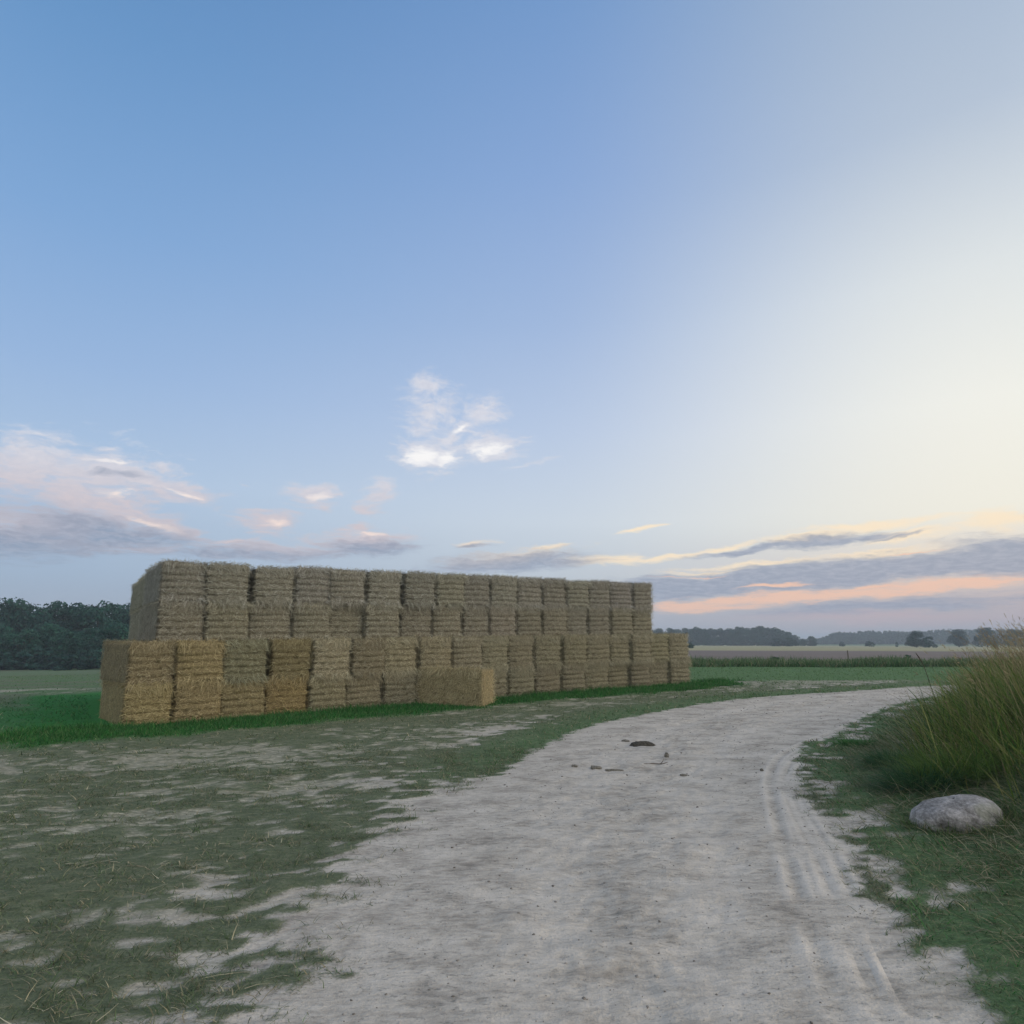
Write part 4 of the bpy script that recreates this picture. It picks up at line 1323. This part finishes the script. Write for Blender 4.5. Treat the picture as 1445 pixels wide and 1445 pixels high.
bush(1096, 900, 330, 20, 'low dark bush in front of the right half of the copse', None, (.8, .85, .9))
bush(1112, 898.5, 325, 26, 'broad dark bush at the right foot of the copse', None, (.75, .8, .85))
bush(1143, 897, 400, 20, 'rounded bush standing alone between the copse and the far wood')
bush(1133, 902, 390, 9, 'tiny bush just left of the rounded one')
bush(973, 906.5, 160, 14, 'low bush in the field close to the right end of the stack', None, (.9, 1, .95))
bush(1226, 904, 300, 14, 'small dark clump in the pale field before the far wood')
bush(1187, 905, 330, 9, 'small bush at the foot of the far wood, near its left end')
bush(1264, 905.5, 300, 6, 'smallest bush in the pasture left of the big dark tree')
bush(1310, 897, 240, 20, 'bush at the right side of the big dark tree', None, (.85, .9, .95))
bush(1092, 926.5, 44, 15, 'scrubby bush rising from the weeds of the field margin')
bush(1278, 923.5, 42, 13, 'ragged bush at the field margin near the tall bank grass', None, (1.1, 1.05, 1.0))
x_ = at_depth(1292, 245)
tree('broadleaf_tree', x_, 245, h_for(889.5, x_, 245), 1.3, 'big rounded dark tree standing alone before the far wood', None, 1, (.8, .85, .95))
for i, (px, py) in enumerate([(1352, 888), (1392, 884), (1432, 887)]):
    x_ = at_depth(px, 300)
    tree('broadleaf_tree', x_, 300, h_for(py, x_, 300), 1.3, f'dark tree right of the big rounded one, {ORD[i]} along the row', 'trees at the right edge', None, (.85, .9, 1))
# the far wood that reads as one mass
pts, hs, ws = [], [], []
for px in np.arange(1126, 1500, 2.6):
    for kx in range(2):
        Y = 640 + kx * 40 + rt.uniform(-15, 15)
        x = at_depth(px + rt.uniform(-2, 2), Y)
        top = 902 - 10.5 * float(sstep(1150, 1182, px)) - 2.5 * float(sstep(1190, 1235, px)) + 1.0 * float(sstep(1250, 1280, px)) - 3.0 * float(sstep(1290, 1335, px)) + rt.uniform(-.8, 1.6)
        hh = h_for(top, x, Y)
        pts.append((x, Y)); hs.append(max(hh, 4)); ws.append(rt.uniform(7, 12))
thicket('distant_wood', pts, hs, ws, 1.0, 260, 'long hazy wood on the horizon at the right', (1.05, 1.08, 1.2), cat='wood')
# a slim stake in the field margin
x_ = at_depth(1194, 38); zz = float(H0(np.array(x_), np.array(38.)))
v, q = join([tube([(0, 0, -.1), (.01, 0, .5), (0, .0, h_for(918, x_, 38))], [.03, .027, .024], 8), tube([(0, 0, h_for(918, x_, 38)), (0, 0, h_for(918, x_, 38) + .02)], [.024, .004], 8)])
o = link('wooden_stake', mesh_arrays('wooden_stake', v, q, True), m_wood, None, label='slim wooden stake sticking up from the field margin weeds', category='stake'); o.location = (x_, 38, zz)
# one dead stem leaning out of the bank grass
c_ = ground_px(1325, 1000, lambda a, b_: H(a, b_))
by_ = 10.4; bx_ = at_depth(1322, by_)
z0 = float(H(bx_, by_))
k0 = Vector((bx_, by_, z0))
by_ = 11.5
def pt(px, py):
    d = ray(px, py); return tuple(Vector((0, 0, EYE)) + d * (by_ / d.y))
v, q = tube([(at_depth(1318, by_), by_, float(H(at_depth(1318, by_), by_))), pt(1314, 970), pt(1304, 940), pt(1297, 928), pt(1292, 921)], [.006, .006, .006, .012, .004], 6)
link('dead_stalk', mesh_arrays('dead_stalk', v, q, True), m_wood, None, label='short dark dead stalk leaning out above the tall bank grass', category='stalk')

# ------------------------------------------------------------------ haze
import bmesh
bm = bmesh.new(); bmesh.ops.create_cube(bm, size=1.0)
me = bpy.data.meshes.new('haze'); bm.to_mesh(me); bm.free()
mh = bpy.data.materials.new('haze'); mh.use_nodes = True
n = NT(mh.node_tree)
n.n.remove(n.n['Principled BSDF'])
pv = n.new('ShaderNodeVolumePrincipled')
pv.inputs['Color'].default_value = (.74, .86, 1.0, 1)
pv.inputs['Density'].default_value = 0.0007
n.l.new(pv.outputs[0], n.n['Material Output'].inputs['Volume'])
ho = link('haze', me, mh, None, kind='stuff', label='thin evening haze over the fields', category='haze')
ho.scale = (9000, 7000, 36); ho.location = (0, 3000, -6 + 16)
print('objects', len(C.objects))
